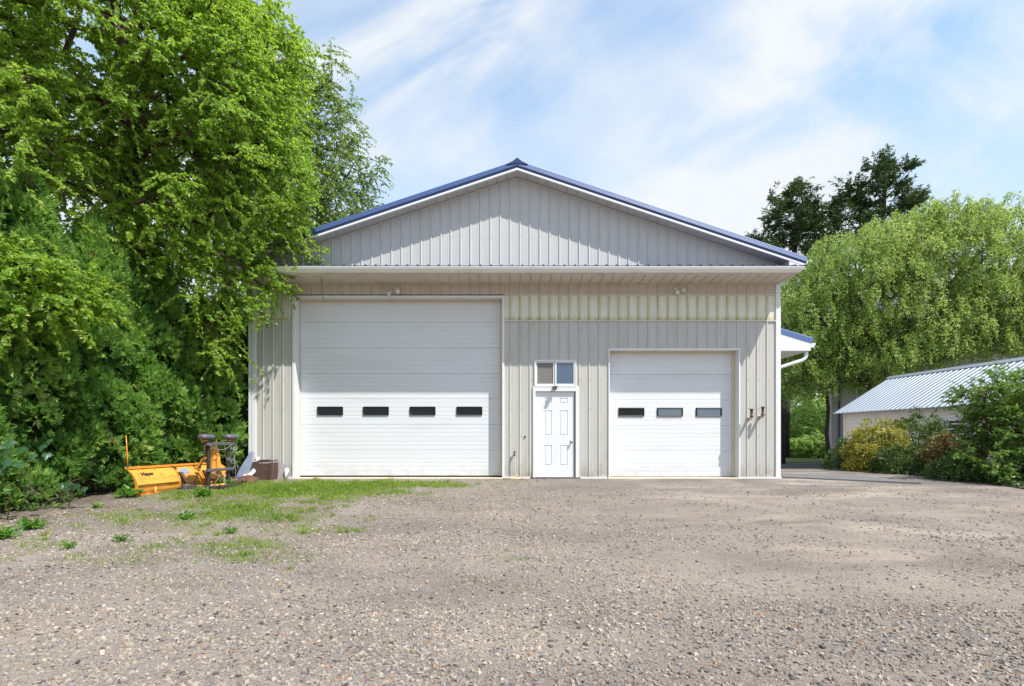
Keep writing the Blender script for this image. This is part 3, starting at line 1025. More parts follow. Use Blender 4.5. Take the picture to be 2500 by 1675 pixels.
mb = MB(); mb.lathe([(0.0, 0.033), (0.008, 0.033), (0.012, 0.014), (0.035, 0.013), (0.042, 0.026), (0.056, 0.030), (0.068, 0.024), (0.072, 0.008)], (kx, ey - 0.001, kz), (0, -1, 0), 16)
bpart('door_knob', mb, M['chrome'], edoor, True)
mb = MB()
for v, w in ((784, 583), (1130, 583), (847, 825), (1070, 825)):
    mb.lathe([(0, 0.007), (0.004, 0.006)], (pxx(v), ey - 0.001, pz(w)), (0, -1, 0), 8)
bpart('door_bolt', mb, M['galv'], edoor)
mb = MB(); mb.box(ED[0] + 0.062, ED[1] - 0.075, -0.02, 0.09, 0.012, 0.034)
bpart('entry_threshold', mb, M['chrome'])
mb = MB(); mb.box(ED[0], ED[1], -0.024, 0.0, ED[2] + 0.0005, TW[2] - 0.0005); mb_ = bpart('transom_trim', mb, M['trim'])
mb = MB(); mb.box(ED[0], TW[0] - 0.001, -0.022, 0.0, TW[2], TW[2] + 0.02); bpart('transom_trim', mb, M['trim'])
mb = MB(); mb.box(TW[1] + 0.001, ED[1], -0.022, 0.0, TW[2], TW[2] + 0.02); bpart('transom_trim', mb, M['trim'])
# closed dark gap behind the entry frame
mb = MB(); mb.box(ED[0] + 0.02, ED[1] - 0.02, 0.092, 0.11, 0.02, ED[2] - 0.02)
bpart('door_backing', mb, M['dark_in'])

# --- window above the entry door
x0, x1, z0, z1 = TW
mb = MB()
ft = 0.03
mb.box(x0, x0 + ft, -0.035, 0.05, z0, z1, bev=0.003); mb.box(x1 - ft, x1, -0.035, 0.05, z0, z1, bev=0.003)
mb.box(x0 + ft, x1 - ft, -0.034, 0.05, z0 + 0.0, z0 + 0.034, bev=0.003); mb.box(x0 + ft, x1 - ft, -0.034, 0.05, z1 - 0.028, z1, bev=0.003)
tw = bpart('transom_window', mb, M['trim'])
xm = pxX(1160 + 953 / 4.9, 13.17)
for a, b, yy, mat in ((x0 + ft, xm - 0.002, 0.012, M['screen']), (xm + 0.002, x1 - ft, -0.008, M['glass_blue'])):
    s = MB()
    w = 0.036
    za, zb = z0 + 0.035, z1 - 0.029
    s.box(a + 0.001, a + w, yy - 0.012, yy + 0.02, za, zb, bev=0.002); s.box(b - w, b - 0.001, yy - 0.012, yy + 0.02, za, zb, bev=0.002)
    s.box(a + w, b - w, yy - 0.011, yy + 0.02, za, za + w, bev=0.002); s.box(a + w, b - w, yy - 0.011, yy + 0.02, zb - w, zb, bev=0.002)
    bpart('sash', s, M['trim'], tw)
    g = MB(); g.quad((a + w, yy + 0.006, za + w), (b - w, yy + 0.006, za + w), (b - w, yy + 0.006, zb - w), (a + w, yy + 0.006, zb - w))
    bpart('window_pane', g, mat, tw)
# small weathered sensor box over the door
mb = MB()
bx, bz = pxX(1160 + 955 / 4.9, 13.1), 2.10
mb.box(bx - 0.05, bx + 0.05, -0.135, -0.034, bz - 0.005, bz + 0.03, bev=0.006); mb.box(bx - 0.042, bx + 0.042, -0.17, -0.06, bz - 0.045, bz - 0.006, bev=0.008)
M['oldbox'] = painted('weathered_olive_box', (0.06, 0.06, 0.03), 0.3, 0.6, 30)
bpart('sensor_box', mb, M['oldbox'])

# --- flood lights, pipes, faucet
def floodlight(px, py, heads):
    Zw = 13.15
    c = Vector((pxX(px, Zw), 0.0, CAMZ + (1064 - py) / FPX * Zw))
    mb = MB(); mb.lathe([(0.0, 0.062), (0.02, 0.062), (0.032, 0.05), (0.038, 0.02), (0.05, 0.014)], c + Vector((0, -0.004, 0)), (0, -1, 0), 18)
    base = bpart('floodlight', mb, M['lampwhite'], None, True)
    for (dx, dz, ax) in heads:
        a = Vector(ax).normalized()
        st = c + Vector((dx * 0.35, -0.05, dz * 0.35)); hd = c + Vector((dx, -0.11, dz))
        h = MB()
        h.tube([c + Vector((0, -0.03, 0)), st, hd], [0.012, 0.011, 0.012], 7)
        h.lathe([(-0.045, 0.018), (-0.03, 0.028), (0.0, 0.030), (0.018, 0.036), (0.05, 0.052), (0.062, 0.054)], hd, a, 14)
        lamp = bpart('lamp_head', h, M['lampwhite'], base, True)
        g = MB(); g.lathe([(0.063, 0.051), (0.072, 0.042), (0.078, 0.02)], hd, a, 14)
        bpart('bulb_face', g, M['glass_dark'] if False else M['lampwhite'], base, True)


floodlight(968, 708, [(-0.13, -0.085, (-0.55, -0.5, -0.75)), (0.035, -0.045, (0.35, -0.75, -0.45))])
floodlight(1651, 705, [(-0.005, -0.07, (-0.1, -0.6, -0.8)), (0.10, -0.035, (0.65, -0.6, -0.35))])

for px, py, ln in ((1826, 1022, 0.19), (1853, 1018, 0.20)):
    mb = MB()
    a = Vector((pxX(px, 13.17), 0.0, CAMZ + (1064 - py) / FPX * 13.17))
    b = a + Vector((0, -0.15, 0.0))
    mb.tube([a, b, b + Vector((0, -0.035, 0.01)), b + Vector((0, -0.05, 0.04))], [0.033, 0.033, 0.037, 0.036], 12)
    mb.lathe([(0, 0.05), (0.012, 0.05)], a + Vector((0, -0.004, 0)), (0, -1, 0), 14)
    vp = bpart('vent_pipe', mb, M['galv'], None, True)
    mb = MB()
    c = b + Vector((0, -0.05, 0.03))
    mb.lathe([(0, 0.041), (0.03, 0.041), (0.032, 0.030), (ln - 0.03, 0.030), (ln - 0.028, 0.044), (ln - 0.004, 0.044), (ln, 0.03)], c, (0, 0, 1), 12)
    bpart('rusty_riser', mb, M['rust'], vp, True)
hx, hz = pxX(1256, 13.15), CAMZ + (1064 - 1107) / FPX * 13.17
mb = MB()
mb.tube([(hx, 0, hz), (hx, -0.07, hz), (hx, -0.10, hz - 0.02), (hx, -0.105, hz - 0.06)], [0.014, 0.016, 0.018, 0.015], 10)
mb.lathe([(0, 0.03), (0.008, 0.032), (0.016, 0.03)], (hx, -0.075, hz + 0.03), (0.2, -0.5, 1), 8)
mb.tube([(hx, -0.07, hz), (hx + 0.006, -0.08, hz + 0.035)], 0.006, 6)
bpart('outdoor_tap', mb, M['rust'], None, True)
mb = MB(); px_, pz_ = pxX(1281.4, 13.15), CAMZ + (1064 - 1066.5) / FPX * 13.15
mb.lathe([(0, 0.024), (0.012, 0.022), (0.018, 0.012), (0.03, 0.011)], (px_, -0.003, pz_), (0, -1, 0), 10)
bpart('pipe_stub', mb, M['rust'], None, True)
# rows of siding screws
mb = MB()
for zrow in (0.32, 0.98, 1.62, 2.28, 2.95):
    for kk in range(-4, 49):
        xx = RIB0 + kk * RIBW + 0.036
        if any(h[0] - 0.05 < xx < h[1] + 0.05 and h[2] - 0.05 < zrow < h[3] + 0.1 for h in holes) or not (WX0 + .12 < xx < WX1 - .14):
            continue
        mb.lathe([(0, 0.0095), (0.006, 0.008)], (xx, -0.0005, zrow), (0, -1, 0), 6)
for zrow in (4.62, 5.6):
    for kk in range(-4, 49):
        xx = RIB0 + kk * RIBW + 0.036
        if rake_z(xx) > zrow + 0.1:
            mb.lathe([(0, 0.0095), (0.006, 0.008)], (xx, -0.0005, zrow), (0, -1, 0), 6)
M['screw'] = painted('dull_screw', (0.20, 0.18, 0.155), 0.3, 0.6, 30)
kind(bpart('siding_screws', mb, M['screw']), 'stuff')

# --- side porch roof with gutter and bent downspout on the far side
aw = MB()
AY0, AY1 = 0.95, 4.0
ax0, ax1 = WX1, 7.42
az = lambda x: 3.30 + (ax1 - x) * 0.30
aw.add([(ax0, AY0, az(ax0) + 0.12), (ax1 + 0.06, AY0, az(ax1 + 0.06) + 0.12), (ax1 + 0.06, AY1, az(ax1 + 0.06) + 0.12), (ax0, AY1, az(ax0) + 0.12),
        (ax0, AY0, az(ax0) + 0.0), (ax1 + 0.04, AY0, az(ax1 + 0.06)), (ax1 + 0.04, AY1, az(ax1 + 0.06)), (ax0, AY1, az(ax0))],
       [(0, 1, 2, 3), (4, 7, 6, 5), (0, 4, 5, 1), (1, 5, 6, 2), (3, 2, 6, 7)])
for k in range(13):
    yy = AY0 + 0.02 + k * RIBW
    aw.add([(ax0, yy, az(ax0) + 0.122), (ax1 + 0.06, yy, az(ax1 + 0.06) + 0.122), (ax1 + 0.06, yy + 0.04, az(ax1 + 0.06) + 0.122), (ax0, yy + 0.04, az(ax0) + 0.122),
            (ax0, yy + 0.01, az(ax0) + 0.142), (ax1 + 0.06, yy + 0.01, az(ax1 + 0.06) + 0.142), (ax1 + 0.06, yy + 0.03, az(ax1 + 0.06) + 0.142), (ax0, yy + 0.03, az(ax0) + 0.142)],
           [(0, 1, 5, 4), (4, 5, 6, 7), (7, 6, 2, 3), (1, 2, 6, 5)])
bpart('porch_roof', aw, M['blue'])
mb = MB()
mb.add([(ax0 + 0.001, AY0 + 0.01, 3.10), (ax1 + 0.0, AY0 + 0.01, 3.10), (ax1, AY0 + 0.01, az(ax1) - 0.004), (ax0 + 0.001, AY0 + 0.01, az(ax0) - 0.004),
        (ax0 + 0.001, AY1 - 0.02, 3.10), (ax1, AY1 - 0.02, 3.10), (ax1, AY1 - 0.02, az(ax1) - 0.004), (ax0 + 0.001, AY1 - 0.02, az(ax0) - 0.004)],
       [(0, 1, 2, 3), (4, 7, 6, 5), (0, 4, 5, 1), (1, 5, 6, 2)])
bpart('porch_fascia', mb, M['trim'])
mb = MB()
mb.prism([(0.0, 3.18), (0.0, 3.29), (0.12, 3.29), (0.115, 3.25), (0.09, 3.22), (0.08, 3.18)], AY0 + 0.005, AY1, lambda u, p, q: (ax1 + 0.002 + p, u, q))
bpart('porch_gutter', mb, M['trim'])
mb = MB()
dsp = [(7.36, 1.06, 3.11), (7.36, 1.06, 3.0), (7.33, 1.06, 2.93), (7.25, 1.06, 2.87), (7.12, 1.06, 2.83), (6.40, 1.06, 2.60), (6.28, 1.06, 2.55), (6.26, 1.06, 2.45), (6.26, 1.06, 0.1)]
mb.tube(dsp, 0.045, 10)
bpart('downspout', mb, M['trim'], None, True)
# downspout on the left front corner
mb = MB()
mb.box(WX0 - 0.082, WX0 - 0.004, -0.02, 0.06, 0.50, 4.45, bev=0.012)
bpart('downspout', mb, M['trim'])

# ------------------------------------------------------------------ shed on the right
sE = 0.055                                   # the shed turns this much towards x per metre of depth
ZF, XF = 22.0, 12.86                         # far front corner of its long wall


def shed_pt(s, t, z):
    """s metres along the long wall towards the camera, t metres away from it (into the shed)"""
    c = 1 / math.hypot(1, sE)
    return (XF + (sE * s + t) * c, CAMY + ZF + (-s + sE * t) * c, z)


shed = empty('clapboard_shed', (XF, CAMY + ZF, 0))
tag(shed, 'low cream clapboard shed with ribbed silver metal roof behind the yellow bushes', 'shed')
SO = Vector((XF, CAMY + ZF, 0))


def off_part(name, mb, mat, root, O, smooth=False):
    mb.v = [(v[0] - O.x, v[1] - O.y, v[2] - O.z) for v in mb.v]
    return obj(name, mb, mat, root, smooth)


M['clap'] = painted('cream_clapboard', (0.80, 0.74, 0.70), 0.04, 0.55, 2.0, dirt=(1.5, (0.62, 0.56, 0.51), 0.4, (1, 1, 3)))
M['silver'] = painted('silver_roof_steel', (0.30, 0.345, 0.42), 0.04, 0.42, 1.0, metallic=0.25)
M['silver_dark'] = painted('dark_ridge_steel', (0.12, 0.14, 0.18), 0.1, 0.4, 2.0)
LEN, SW_, EZ = 11.0, 4.2, 1.96
g0 = -0.35
mb = MB()
zz = g0
while zz < EZ - 0.02:
    z1 = min(zz + 0.152, EZ)
    for (fa, fb) in ((lambda s, o: shed_pt(s, -o, 0), (0.0, LEN)), (lambda s, o: shed_pt(-o, s, 0), (0.0, SW_))):
        a0, a1 = fb
        pl = [fa(a0, 0.030), fa(a1, 0.030), fa(a1, 0.004), fa(a0, 0.004)]
        mb.add([(pl[0][0], pl[0][1], zz), (pl[1][0], pl[1][1], zz), (pl[2][0], pl[2][1], z1), (pl[3][0], pl[3][1], z1),
                (pl[3][0], pl[3][1], zz), (pl[2][0], pl[2][1], zz)], [(0, 1, 2, 3), (0, 4, 5, 1)])
    zz += 0.152
mb.add([shed_pt(0, 0, EZ), shed_pt(0, SW_, EZ), shed_pt(0, SW_ / 2, EZ + 1.25), shed_pt(LEN, 0, EZ), shed_pt(LEN, SW_, EZ), shed_pt(LEN, SW_ / 2, EZ + 1.25),
        shed_pt(LEN, 0, g0), shed_pt(LEN, SW_, g0), shed_pt(0, SW_, g0)], [(0, 1, 2), (3, 5, 4), (6, 3, 4, 7), (7, 4, 1, 8)])
off_part('wall', mb, M['clap'], shed, SO)
mb = MB()
c4 = [shed_pt(-0.025, -0.03, g0), shed_pt(0.10, -0.03, g0), shed_pt(0.10, 0.0, g0), shed_pt(-0.025, 0.10, g0)]
mb.add(c4 + [(x, y, EZ) for x, y, z in c4], [(0, 1, 5, 4), (1, 2, 6, 5), (2, 3, 7, 6), (3, 0, 4, 7), (4, 5, 6, 7)])
mb.add([shed_pt(0.10, -0.024, EZ - 0.10), shed_pt(LEN, -0.024, EZ - 0.10), shed_pt(LEN, -0.024, EZ), shed_pt(0.10, -0.024, EZ),
        shed_pt(0.10, 0, EZ - 0.10), shed_pt(LEN, 0, EZ - 0.10)], [(0, 1, 2, 3), (0, 4, 5, 1)])
off_part('corner_board', mb, M['clap'], shed, SO)
# roof slopes with ribs running down
HW = SW_ / 2 + 0.22
for sgn in (-1, 1):
    mb = MB()
    prof = []
    s = -0.40
    while s < LEN + 0.3:
        prof += [(s, 0.0), (s + 0.19, 0.0), (s + 0.202, 0.022), (s + 0.218, 0.022), (s + 0.229, 0.0)]
        s += RIBW
    rz = EZ + 1.33

    def rp2(u, p, q):
        return shed_pt(p, SW_ / 2 + sgn * u, rz - 0.616 * u + q)
    mb.prism(prof + [(p, q - 0.02) for p, q in prof][::-1], 0.0, HW, rp2)
    off_part('roof', mb, M['silver'], shed, SO)
mb = MB()
mb.prism([(-0.16, -0.065), (0, 0.05), (0.16, -0.065), (0.14, -0.075), (0, 0.02), (-0.14, -0.075)], -0.42, LEN + 0.3, lambda u, p, q: shed_pt(u, SW_ / 2 + p, rz + q))
off_part('ridge_cap', mb, M['silver'], shed, SO)
mb = MB()
mb.prism([(-0.165, -0.10), (-0.15, -0.06), (-0.12, -0.06), (-0.13, -0.10)], -0.40, LEN + 0.3, lambda u, p, q: shed_pt(u, SW_ / 2 + p, rz + q))
off_part('ridge_closure', mb, M['silver_dark'], shed, SO)
# window of the long wall
sw0 = ZF - 17.35
mb = MB()


def wbox(mb, s0, s1, z0, z1, t0, t1):
    vs = [shed_pt(s0, t0, z0), shed_pt(s1, t0, z0), shed_pt(s1, t1, z0), shed_pt(s0, t1, z0), shed_pt(s0, t0, z1), shed_pt(s1, t0, z1), shed_pt(s1, t1, z1), shed_pt(s0, t1, z1)]
    mb.add(vs, [(0, 3, 2, 1), (4, 5, 6, 7), (0, 1, 5, 4), (1, 2, 6, 5), (2, 3, 7, 6), (3, 0, 4, 7)])


W0, W1, V0, V1 = sw0, sw0 + 1.0, 0.15, 1.55
wbox(mb, W0, W0 + 0.12, V0, V1, -0.05, 0.0); wbox(mb, W1 - 0.12, W1, V0, V1, -0.05, 0.0); wbox(mb, W0 + 0.121, W1 - 0.121, V1 - 0.12, V1 - 0.001, -0.049, 0.0)
wbox(mb, W0 - 0.03, W1 + 0.03, V0 - 0.05, V0 - 0.001, -0.08, 0.0)
win = off_part('window', mb, M['trim'], shed, SO)
mb = MB(); mb.quad(*[tuple(Vector(p) - SO) for p in (shed_pt(W0 + 0.12, -0.024, V0), shed_pt(W1 - 0.12, -0.024, V0), shed_pt(W1 - 0.12, -0.024, V1 - 0.12), shed_pt(W0 + 0.12, -0.024, V1 - 0.12))])
obj('pane', mb, M['glass_dark'], win)
mb = MB()
for s in (W0 + 0.19, W0 + 0.26):
    wbox(mb, s, s + 0.025, V0, V1 - 0.12, -0.036, -0.026)
wbox(mb, W0 + 0.121, W1 - 0.121, 0.80, 0.84, -0.036, -0.026)
mb.v = [tuple(Vector(v) - SO) for v in mb.v]
obj('glazing_bar', mb, M['trim'], win)

# ------------------------------------------------------------------ house far right behind the willow
HX0, HY0, HG = 16.2, CAMY + 29.0, -0.52
house = empty('clapboard_house', (HX0, HY0, HG), R(-31))
tag(house, 'two storey grey clapboard house glimpsed behind the big willow', 'house')
HO = Vector((HX0, HY0, HG))
M['house'] = painted('grey_clapboard', (0.50, 0.50, 0.52), 0.04, 0.55, 1.5)
M['bluefound'] = painted('blue_painted_block', (0.10, 0.30, 0.42), 0.15, 0.8, 5.0, dirt=(4, (0.25, 0.33, 0.36), 0.7))
M['shingle'] = painted('grey_roof_shingle', (0.12, 0.12, 0.13), 0.2, 0.9, 6.0)
hw, hd, hh = 13.0, 8.0, 6.6
mb = MB()
z = 0.5
while z < hh:
    z1 = min(z + 0.19, hh)
    mb.add([(0, -0.022, z), (hw, -0.022, z), (hw, -0.003, z1), (0, -0.003, z1), (0, -0.003, z), (hw, -0.003, z)], [(0, 1, 2, 3), (0, 4, 5, 1)])
    mb.add([(-0.022, 0, z), (-0.022, hd, z), (-0.003, hd, z1), (-0.003, 0, z1)], [(0, 3, 2, 1)])
    z += 0.19
mb.add([(0, hd, 0), (hw, hd, 0), (hw, hd, hh), (0, hd, hh), (hw, 0, 0), (hw, 0, hh)], [(0, 3, 2, 1), (4, 1, 2, 5)])
mb.add([(0, 0, hh), (0, hd, hh), (0, hd / 2, hh + 2.6), (hw, 0, hh), (hw, hd, hh), (hw, hd / 2, hh + 2.6)], [(0, 2, 1), (3, 4, 5)])
obj('wall', mb, M['house'], house)
for row, zz0 in enumerate((0.0, 0.25)):
    x = -0.02 if row else -0.02
    k = 0
    while x < 3.0:
        w = 0.40 if not (row and k == 0) else 0.20
        mb = MB(); mb.box(x + 0.006, min(x + w, 3.0) - 0.006, -0.045, 0.0, zz0 + 0.006, zz0 + 0.244, bev=0.006)
        obj('foundation_block', mb, M['bluefound'], house)
        x += w; k += 1
mb = MB(); mb.box(-0.01, hw, -0.03, 0.02, 0.0, 0.496)
obj('foundation', mb, M['concrete'], house)
mb = MB(); mb.box(-0.05, hw + 0.05, -0.05, 0.0, 4.95, 5.2); mb.box(-0.06, 0.09, -0.04, 0.0, 0.5, 4.94)
obj('white_trim', mb, M['trim'], house)
mb = MB()
for (ya, za, yb, zb) in ((-0.45, hh - 0.25, hd / 2, hh + 2.65), (hd + 0.45, hh - 0.25, hd / 2, hh + 2.65)):
    mb.add([(-0.4, ya, za), (hw + 0.4, ya, za), (hw + 0.4, yb, zb), (-0.4, yb, zb), (-0.4, ya, za + 0.12), (hw + 0.4, ya, za + 0.12), (hw + 0.4, yb, zb + 0.12), (-0.4, yb, zb + 0.12)],
           [(0, 1, 2, 3), (4, 7, 6, 5), (0, 4, 5, 1), (3, 2, 6, 7), (0, 3, 7, 4), (1, 5, 6, 2)])
obj('roof', mb, M['shingle'], house)
mb = MB(); mb.tube([(0.42, -0.06, 5.0), (0.42, -0.06, 0.35)], 0.045, 8)
obj('downspout', mb, M['blue_dark'], house)
for wx, wz, ww, wh in ((1.15, 3.2, 0.8, 1.3), (7.3, 3.0, 0.9, 1.5), (9.6, 5.4, 0.9, 1.0)):
    mb = MB()
    mb.box(wx, wx + 0.1, -0.06, -0.004, wz, wz + wh); mb.box(wx + ww - 0.1, wx + ww, -0.06, -0.004, wz, wz + wh)
    mb.box(wx + 0.101, wx + ww - 0.101, -0.058, -0.004, wz, wz + 0.1); mb.box(wx + 0.101, wx + ww - 0.101, -0.058, -0.004, wz + wh - 0.1, wz + wh)
    mb.box(wx + 0.101, wx + ww - 0.101, -0.05, -0.004, wz + wh / 2 - 0.03, wz + wh / 2 + 0.03)
    wf = obj('window', mb, M['trim'], house)
    mb = MB(); mb.quad((wx + 0.1, -0.03, wz + 0.1), (wx + ww - 0.1, -0.03, wz + 0.1), (wx + ww - 0.1, -0.03, wz + wh - 0.1), (wx + 0.1, -0.03, wz + wh - 0.1))
    obj('pane', mb, M['glass_dark'], wf)


# ------------------------------------------------------------------ foliage tools
def unit(a):
    return a / np.maximum(np.linalg.norm(a, axis=-1, keepdims=True), 1e-9)


def leaf_arrays(pos, axis, normal, L, W, fold=0.18, curl=0.12):
    """kite leaves folded along the midrib: 4 verts, 2 triangles each"""
    axis = unit(axis); side = unit(np.cross(axis, normal)); nrm = np.cross(side, axis)
    L = np.asarray(L)[:, None]; W = np.asarray(W)[:, None]
    b = pos
    l = pos + axis * L * 0.42 + side * W * 0.5 + nrm * W * fold
    t = pos + axis * L - nrm * L * curl
    r = pos + axis * L * 0.42 - side * W * 0.5 + nrm * W * fold
    v = np.stack([b, l, t, r], 1).reshape(-1, 3)
    n = len(pos); i = np.arange(n)[:, None] * 4
    f = np.concatenate([i + np.array([[0, 2, 1]]), i + np.array([[0, 3, 2]])], 1).reshape(-1, 3)
    return v, f


def rand_unit(n):
    return unit(rng.normal(size=(n, 3)))


def vnoise(p, s, seed=0):
    """cheap smooth noise from a sum of sines, about -1..1"""
    q = p * s
    a = np.sin(q[:, 0] * 1.7 + q[:, 1] * 2.3 + seed) + np.sin(q[:, 1] * 1.9 - q[:, 2] * 2.1 + seed * 1.3) + np.sin(q[:, 2] * 2.5 + q[:, 0] * 1.1 + seed * 2.1) \
        + np.sin(q[:, 0] * 3.7 - q[:, 2] * 3.1 + seed * 0.7) * 0.6
    return a / 3.0


def branch_net(trunk, centers, bow=0.12, spread=0.9):
    """greedy branches from trunk points to every cluster centre; returns list of (points, weights-at-points)"""
    nodes = [np.array(p, float) for p in trunk]
    parent = [-1] + list(range(len(trunk) - 1))
    depth = [0.0] * len(nodes)
    for i in range(1, len(nodes)):
        depth[i] = depth[i - 1] + np.linalg.norm(nodes[i] - nodes[i - 1]) * 0.3
    order = np.argsort(np.linalg.norm(centers - np.array(trunk[-1]), axis=1) + rng.random(len(centers)) * 0.5)
    tips = []
    for ci in order:
        c = centers[ci]
        A = np.array(nodes); D = np.linalg.norm(A - c, axis=1)
        # prefer joining nodes below and inside
        cost = D + spread * 0.25 * np.array(depth) + np.where(A[:, 2] > c[2] + 0.3, 1.2 * (A[:, 2] - c[2]), 0)
        j = int(np.argmin(cost))
        a = nodes[j]
        n = max(2, int(D[j] / 0.45))
        last = j
        perp = rng.normal(size=3) * bow * D[j]
        for k in range(1, n + 1):
            t = k / n
            p = a + (c - a) * t + perp * math.sin(math.pi * t) + np.array([0, 0, bow * 0.8 * D[j] * math.sin(math.pi * t)])
            nodes.append(p); parent.append(last); depth.append(depth[last] + np.linalg.norm(p - nodes[last]))
            last = len(nodes) - 1
        tips.append(last)
    w = np.zeros(len(nodes))
    for t in tips:
        w[t] += 1
    for i in range(len(nodes) - 1, 0, -1):
        w[parent[i]] += w[i]
    return nodes, parent, w, tips


def net_mesh(nodes, parent, w, ntrunk, k=0.011, pw=0.46, base_r=None, maxr=9, nside=6, minr=0.006):
    """tubes following the net, trunk first"""
    children = {}
    for i in range(1, len(nodes)):
        children.setdefault(parent[i], []).append(i)
    rad = np.maximum(minr, np.minimum(maxr, k * np.maximum(w, 1) ** pw * 1.0))
    if base_r:
        for i in range(ntrunk):
            rad[i] = max(rad[i], base_r * (1 - 0.55 * i / max(1, ntrunk - 1)))
    mb = MB()
    stack = [0]
    seen = set()
    while stack:
        s = stack.pop()
        pts, rr = ([nodes[parent[s]]], [min(rad[parent[s]], rad[s] * 1.25)]) if parent[s] >= 0 else ([], [])
        cur = s
        while True:
            pts.append(nodes[cur]); rr.append(rad[cur])
            ch = children.get(cur, [])
            if not ch:
                break
            ch = sorted(ch, key=lambda q: -w[q])
            for c in ch[1:]:
                stack.append(c)
            cur = ch[0]
        if len(pts) > 1:
            ns = nside if max(rr) > 0.02 else 4
            mb.tube(pts, rr, ns)
    return mb


def spray_leaves(center, rad, ntwig, nleaf, L, W, droop, outward, flat=0.75, up=0.35, wind=(0, 0, 0)):
    """twigs through a cluster with leaves in two rows. returns leaf arrays and twig segments"""
    d = rand_unit(ntwig); d[:, 2] = d[:, 2] * flat + up * 0.3
    d = unit(d + outward * 0.5 + np.array(wind))
    ln = rad * (0.75 + 0.5 * rng.random(ntwig))
    start = center + rng.normal(size=(ntwig, 3)) * rad * 0.22
    t = (rng.random((ntwig, nleaf)) * 0.95 + 0.05)
    p = start[:, None, :] + d[:, None, :] * (ln[:, None] * t)[..., None]
    p[..., 2] -= droop * (ln[:, None] * t) ** 2 / max(rad, 1e-3)
    side = unit(np.cross(d, np.array([0, 0, 1.0])) + 1e-6)
    sg = np.where(rng.random((ntwig, nleaf)) < 0.5, -1, 1)[..., None]
    ax = d[:, None, :] * 0.55 + side[:, None, :] * sg * 0.8 + rng.normal(size=(ntwig, nleaf, 3)) * 0.35
    ax[..., 2] -= 0.35 + droop * 0.6
    nr = np.array([0, 0, 0.55]) + rng.normal(size=(ntwig, nleaf, 3)) * 0.55 + outward * 0.8
    segs = [(start[i], start[i] + d[i] * ln[i] * 0.55 + np.array([0, 0, -droop * ln[i] * 0.3]), start[i] + d[i] * ln[i] + np.array([0, 0, -droop * ln[i] ** 2 / max(rad, 1e-3)])) for i in range(ntwig)]
    m = ntwig * nleaf
    s = 0.7 + 0.6 * rng.random(m)
    return p.reshape(m, 3), ax.reshape(m, 3), nr.reshape(m, 3), L * s, W * s, segs


def build_leaves(parts, tint_mu=0.45, tint_sd=0.22, per_cluster=0.12):
    P_, A_, N_, L_, W_, T_ = [], [], [], [], [], []
    for (p, a, n, l, w) in parts:
        P_.append(p); A_.append(a); N_.append(n); L_.append(l); W_.append(w)
        T_.append(np.clip(tint_mu + rng.normal() * per_cluster + rng.normal(size=len(p)) * tint_sd, 0, 1))
    v, f = leaf_arrays(np.concatenate(P_), np.concatenate(A_), np.concatenate(N_), np.concatenate(L_), np.concatenate(W_))
    return v, f, np.repeat(np.concatenate(T_), 4)


def in_blob(c, blobs):
    for (b, r) in blobs:
        q = (c - np.array(b)) / np.array(r)
        if q @ q < 1:
            return True
    return False


def fill_blobs(blobs, n, mind, shell=0.55):
    """cluster centres in a union of ellipsoids, mostly near its surface"""
    out = []
    vol = np.array([np.prod(r) for _, r in blobs]); vol = vol / vol.sum()
    tries = 0
    while len(out) < n and tries < n * 60:
        tries += 1
        bi = rng.choice(len(blobs), p=vol)
        b, r = blobs[bi]
        d = rand_unit(1)[0]
        rr = 1 - (1 - shell) * rng.random() ** 1.6
        if rng.random() < 0.18:
            rr = rng.random() ** 0.4 * 0.9
        c = np.array(b) + d * np.array(r) * rr
        # skip points well inside another blob now and then
        if any(((c - np.array(b2)) / np.array(r2)) @ ((c - np.array(b2)) / np.array(r2)) < 0.35 for b2, r2 in blobs) and rng.random() < 0.6:
            continue
        if out and np.min(np.linalg.norm(np.array(out) - c, axis=1)) < mind:
            continue
        out.append(c)
    return np.array(out)


def leafy_tree(name, label, cat, base, trunk, blobs, ncl, mind, rad, ntwig, nleaf, L, W, lmat, bmat, droop=0.35, group=None, twigs=True,
               base_r=0.16, k=0.011, tint=0.45, bow=0.12, wind=(0, 0, 0), extra=None, shell=0.55, keep=None, pw=0.46, limbs=()):
    root = empty(name, base)
    tag(root, label, cat, group)
    O = np.array(base, float)
    cs = fill_blobs(blobs, ncl, mind, shell)
    if extra is not None:
        cs = np.concatenate([cs, np.array(extra, float)])
    if keep is not None:
        cs = np.array([c for c in cs if keep(c)])
    nodes, parent, w, tips = branch_net(trunk, cs, bow)
    mb = net_mesh(nodes, parent, w, len(trunk), k, pw, base_r)
    for lp, lr_ in limbs:
        mb.tube(lp, lr_, 8)
    cen = np.mean([np.array(b) for b, _ in blobs], axis=0)
    parts = []
    for c in cs:
        o = unit((c - cen)[None])[0]
        p, a, n, l, ww, segs = spray_leaves(c, rad * (0.8 + 0.5 * rng.random()), ntwig, nleaf, L, W, droop, o, wind=wind)
        parts.append((p, a, n, l, ww))
        if twigs:
            for sgm in segs[::2]:
                mb.tube(sgm, [0.007, 0.005, 0.002], 3, cap=False)
    v, f, tt = build_leaves(parts, tint)
    mb.v = [(q[0] - O[0], q[1] - O[1], q[2] - O[2]) for q in mb.v]
    obj('trunk', mb, bmat, root, True)
    link('crown', fast_mesh('crown', v - O, f, lmat, {'tint': tt}), root)
    return root


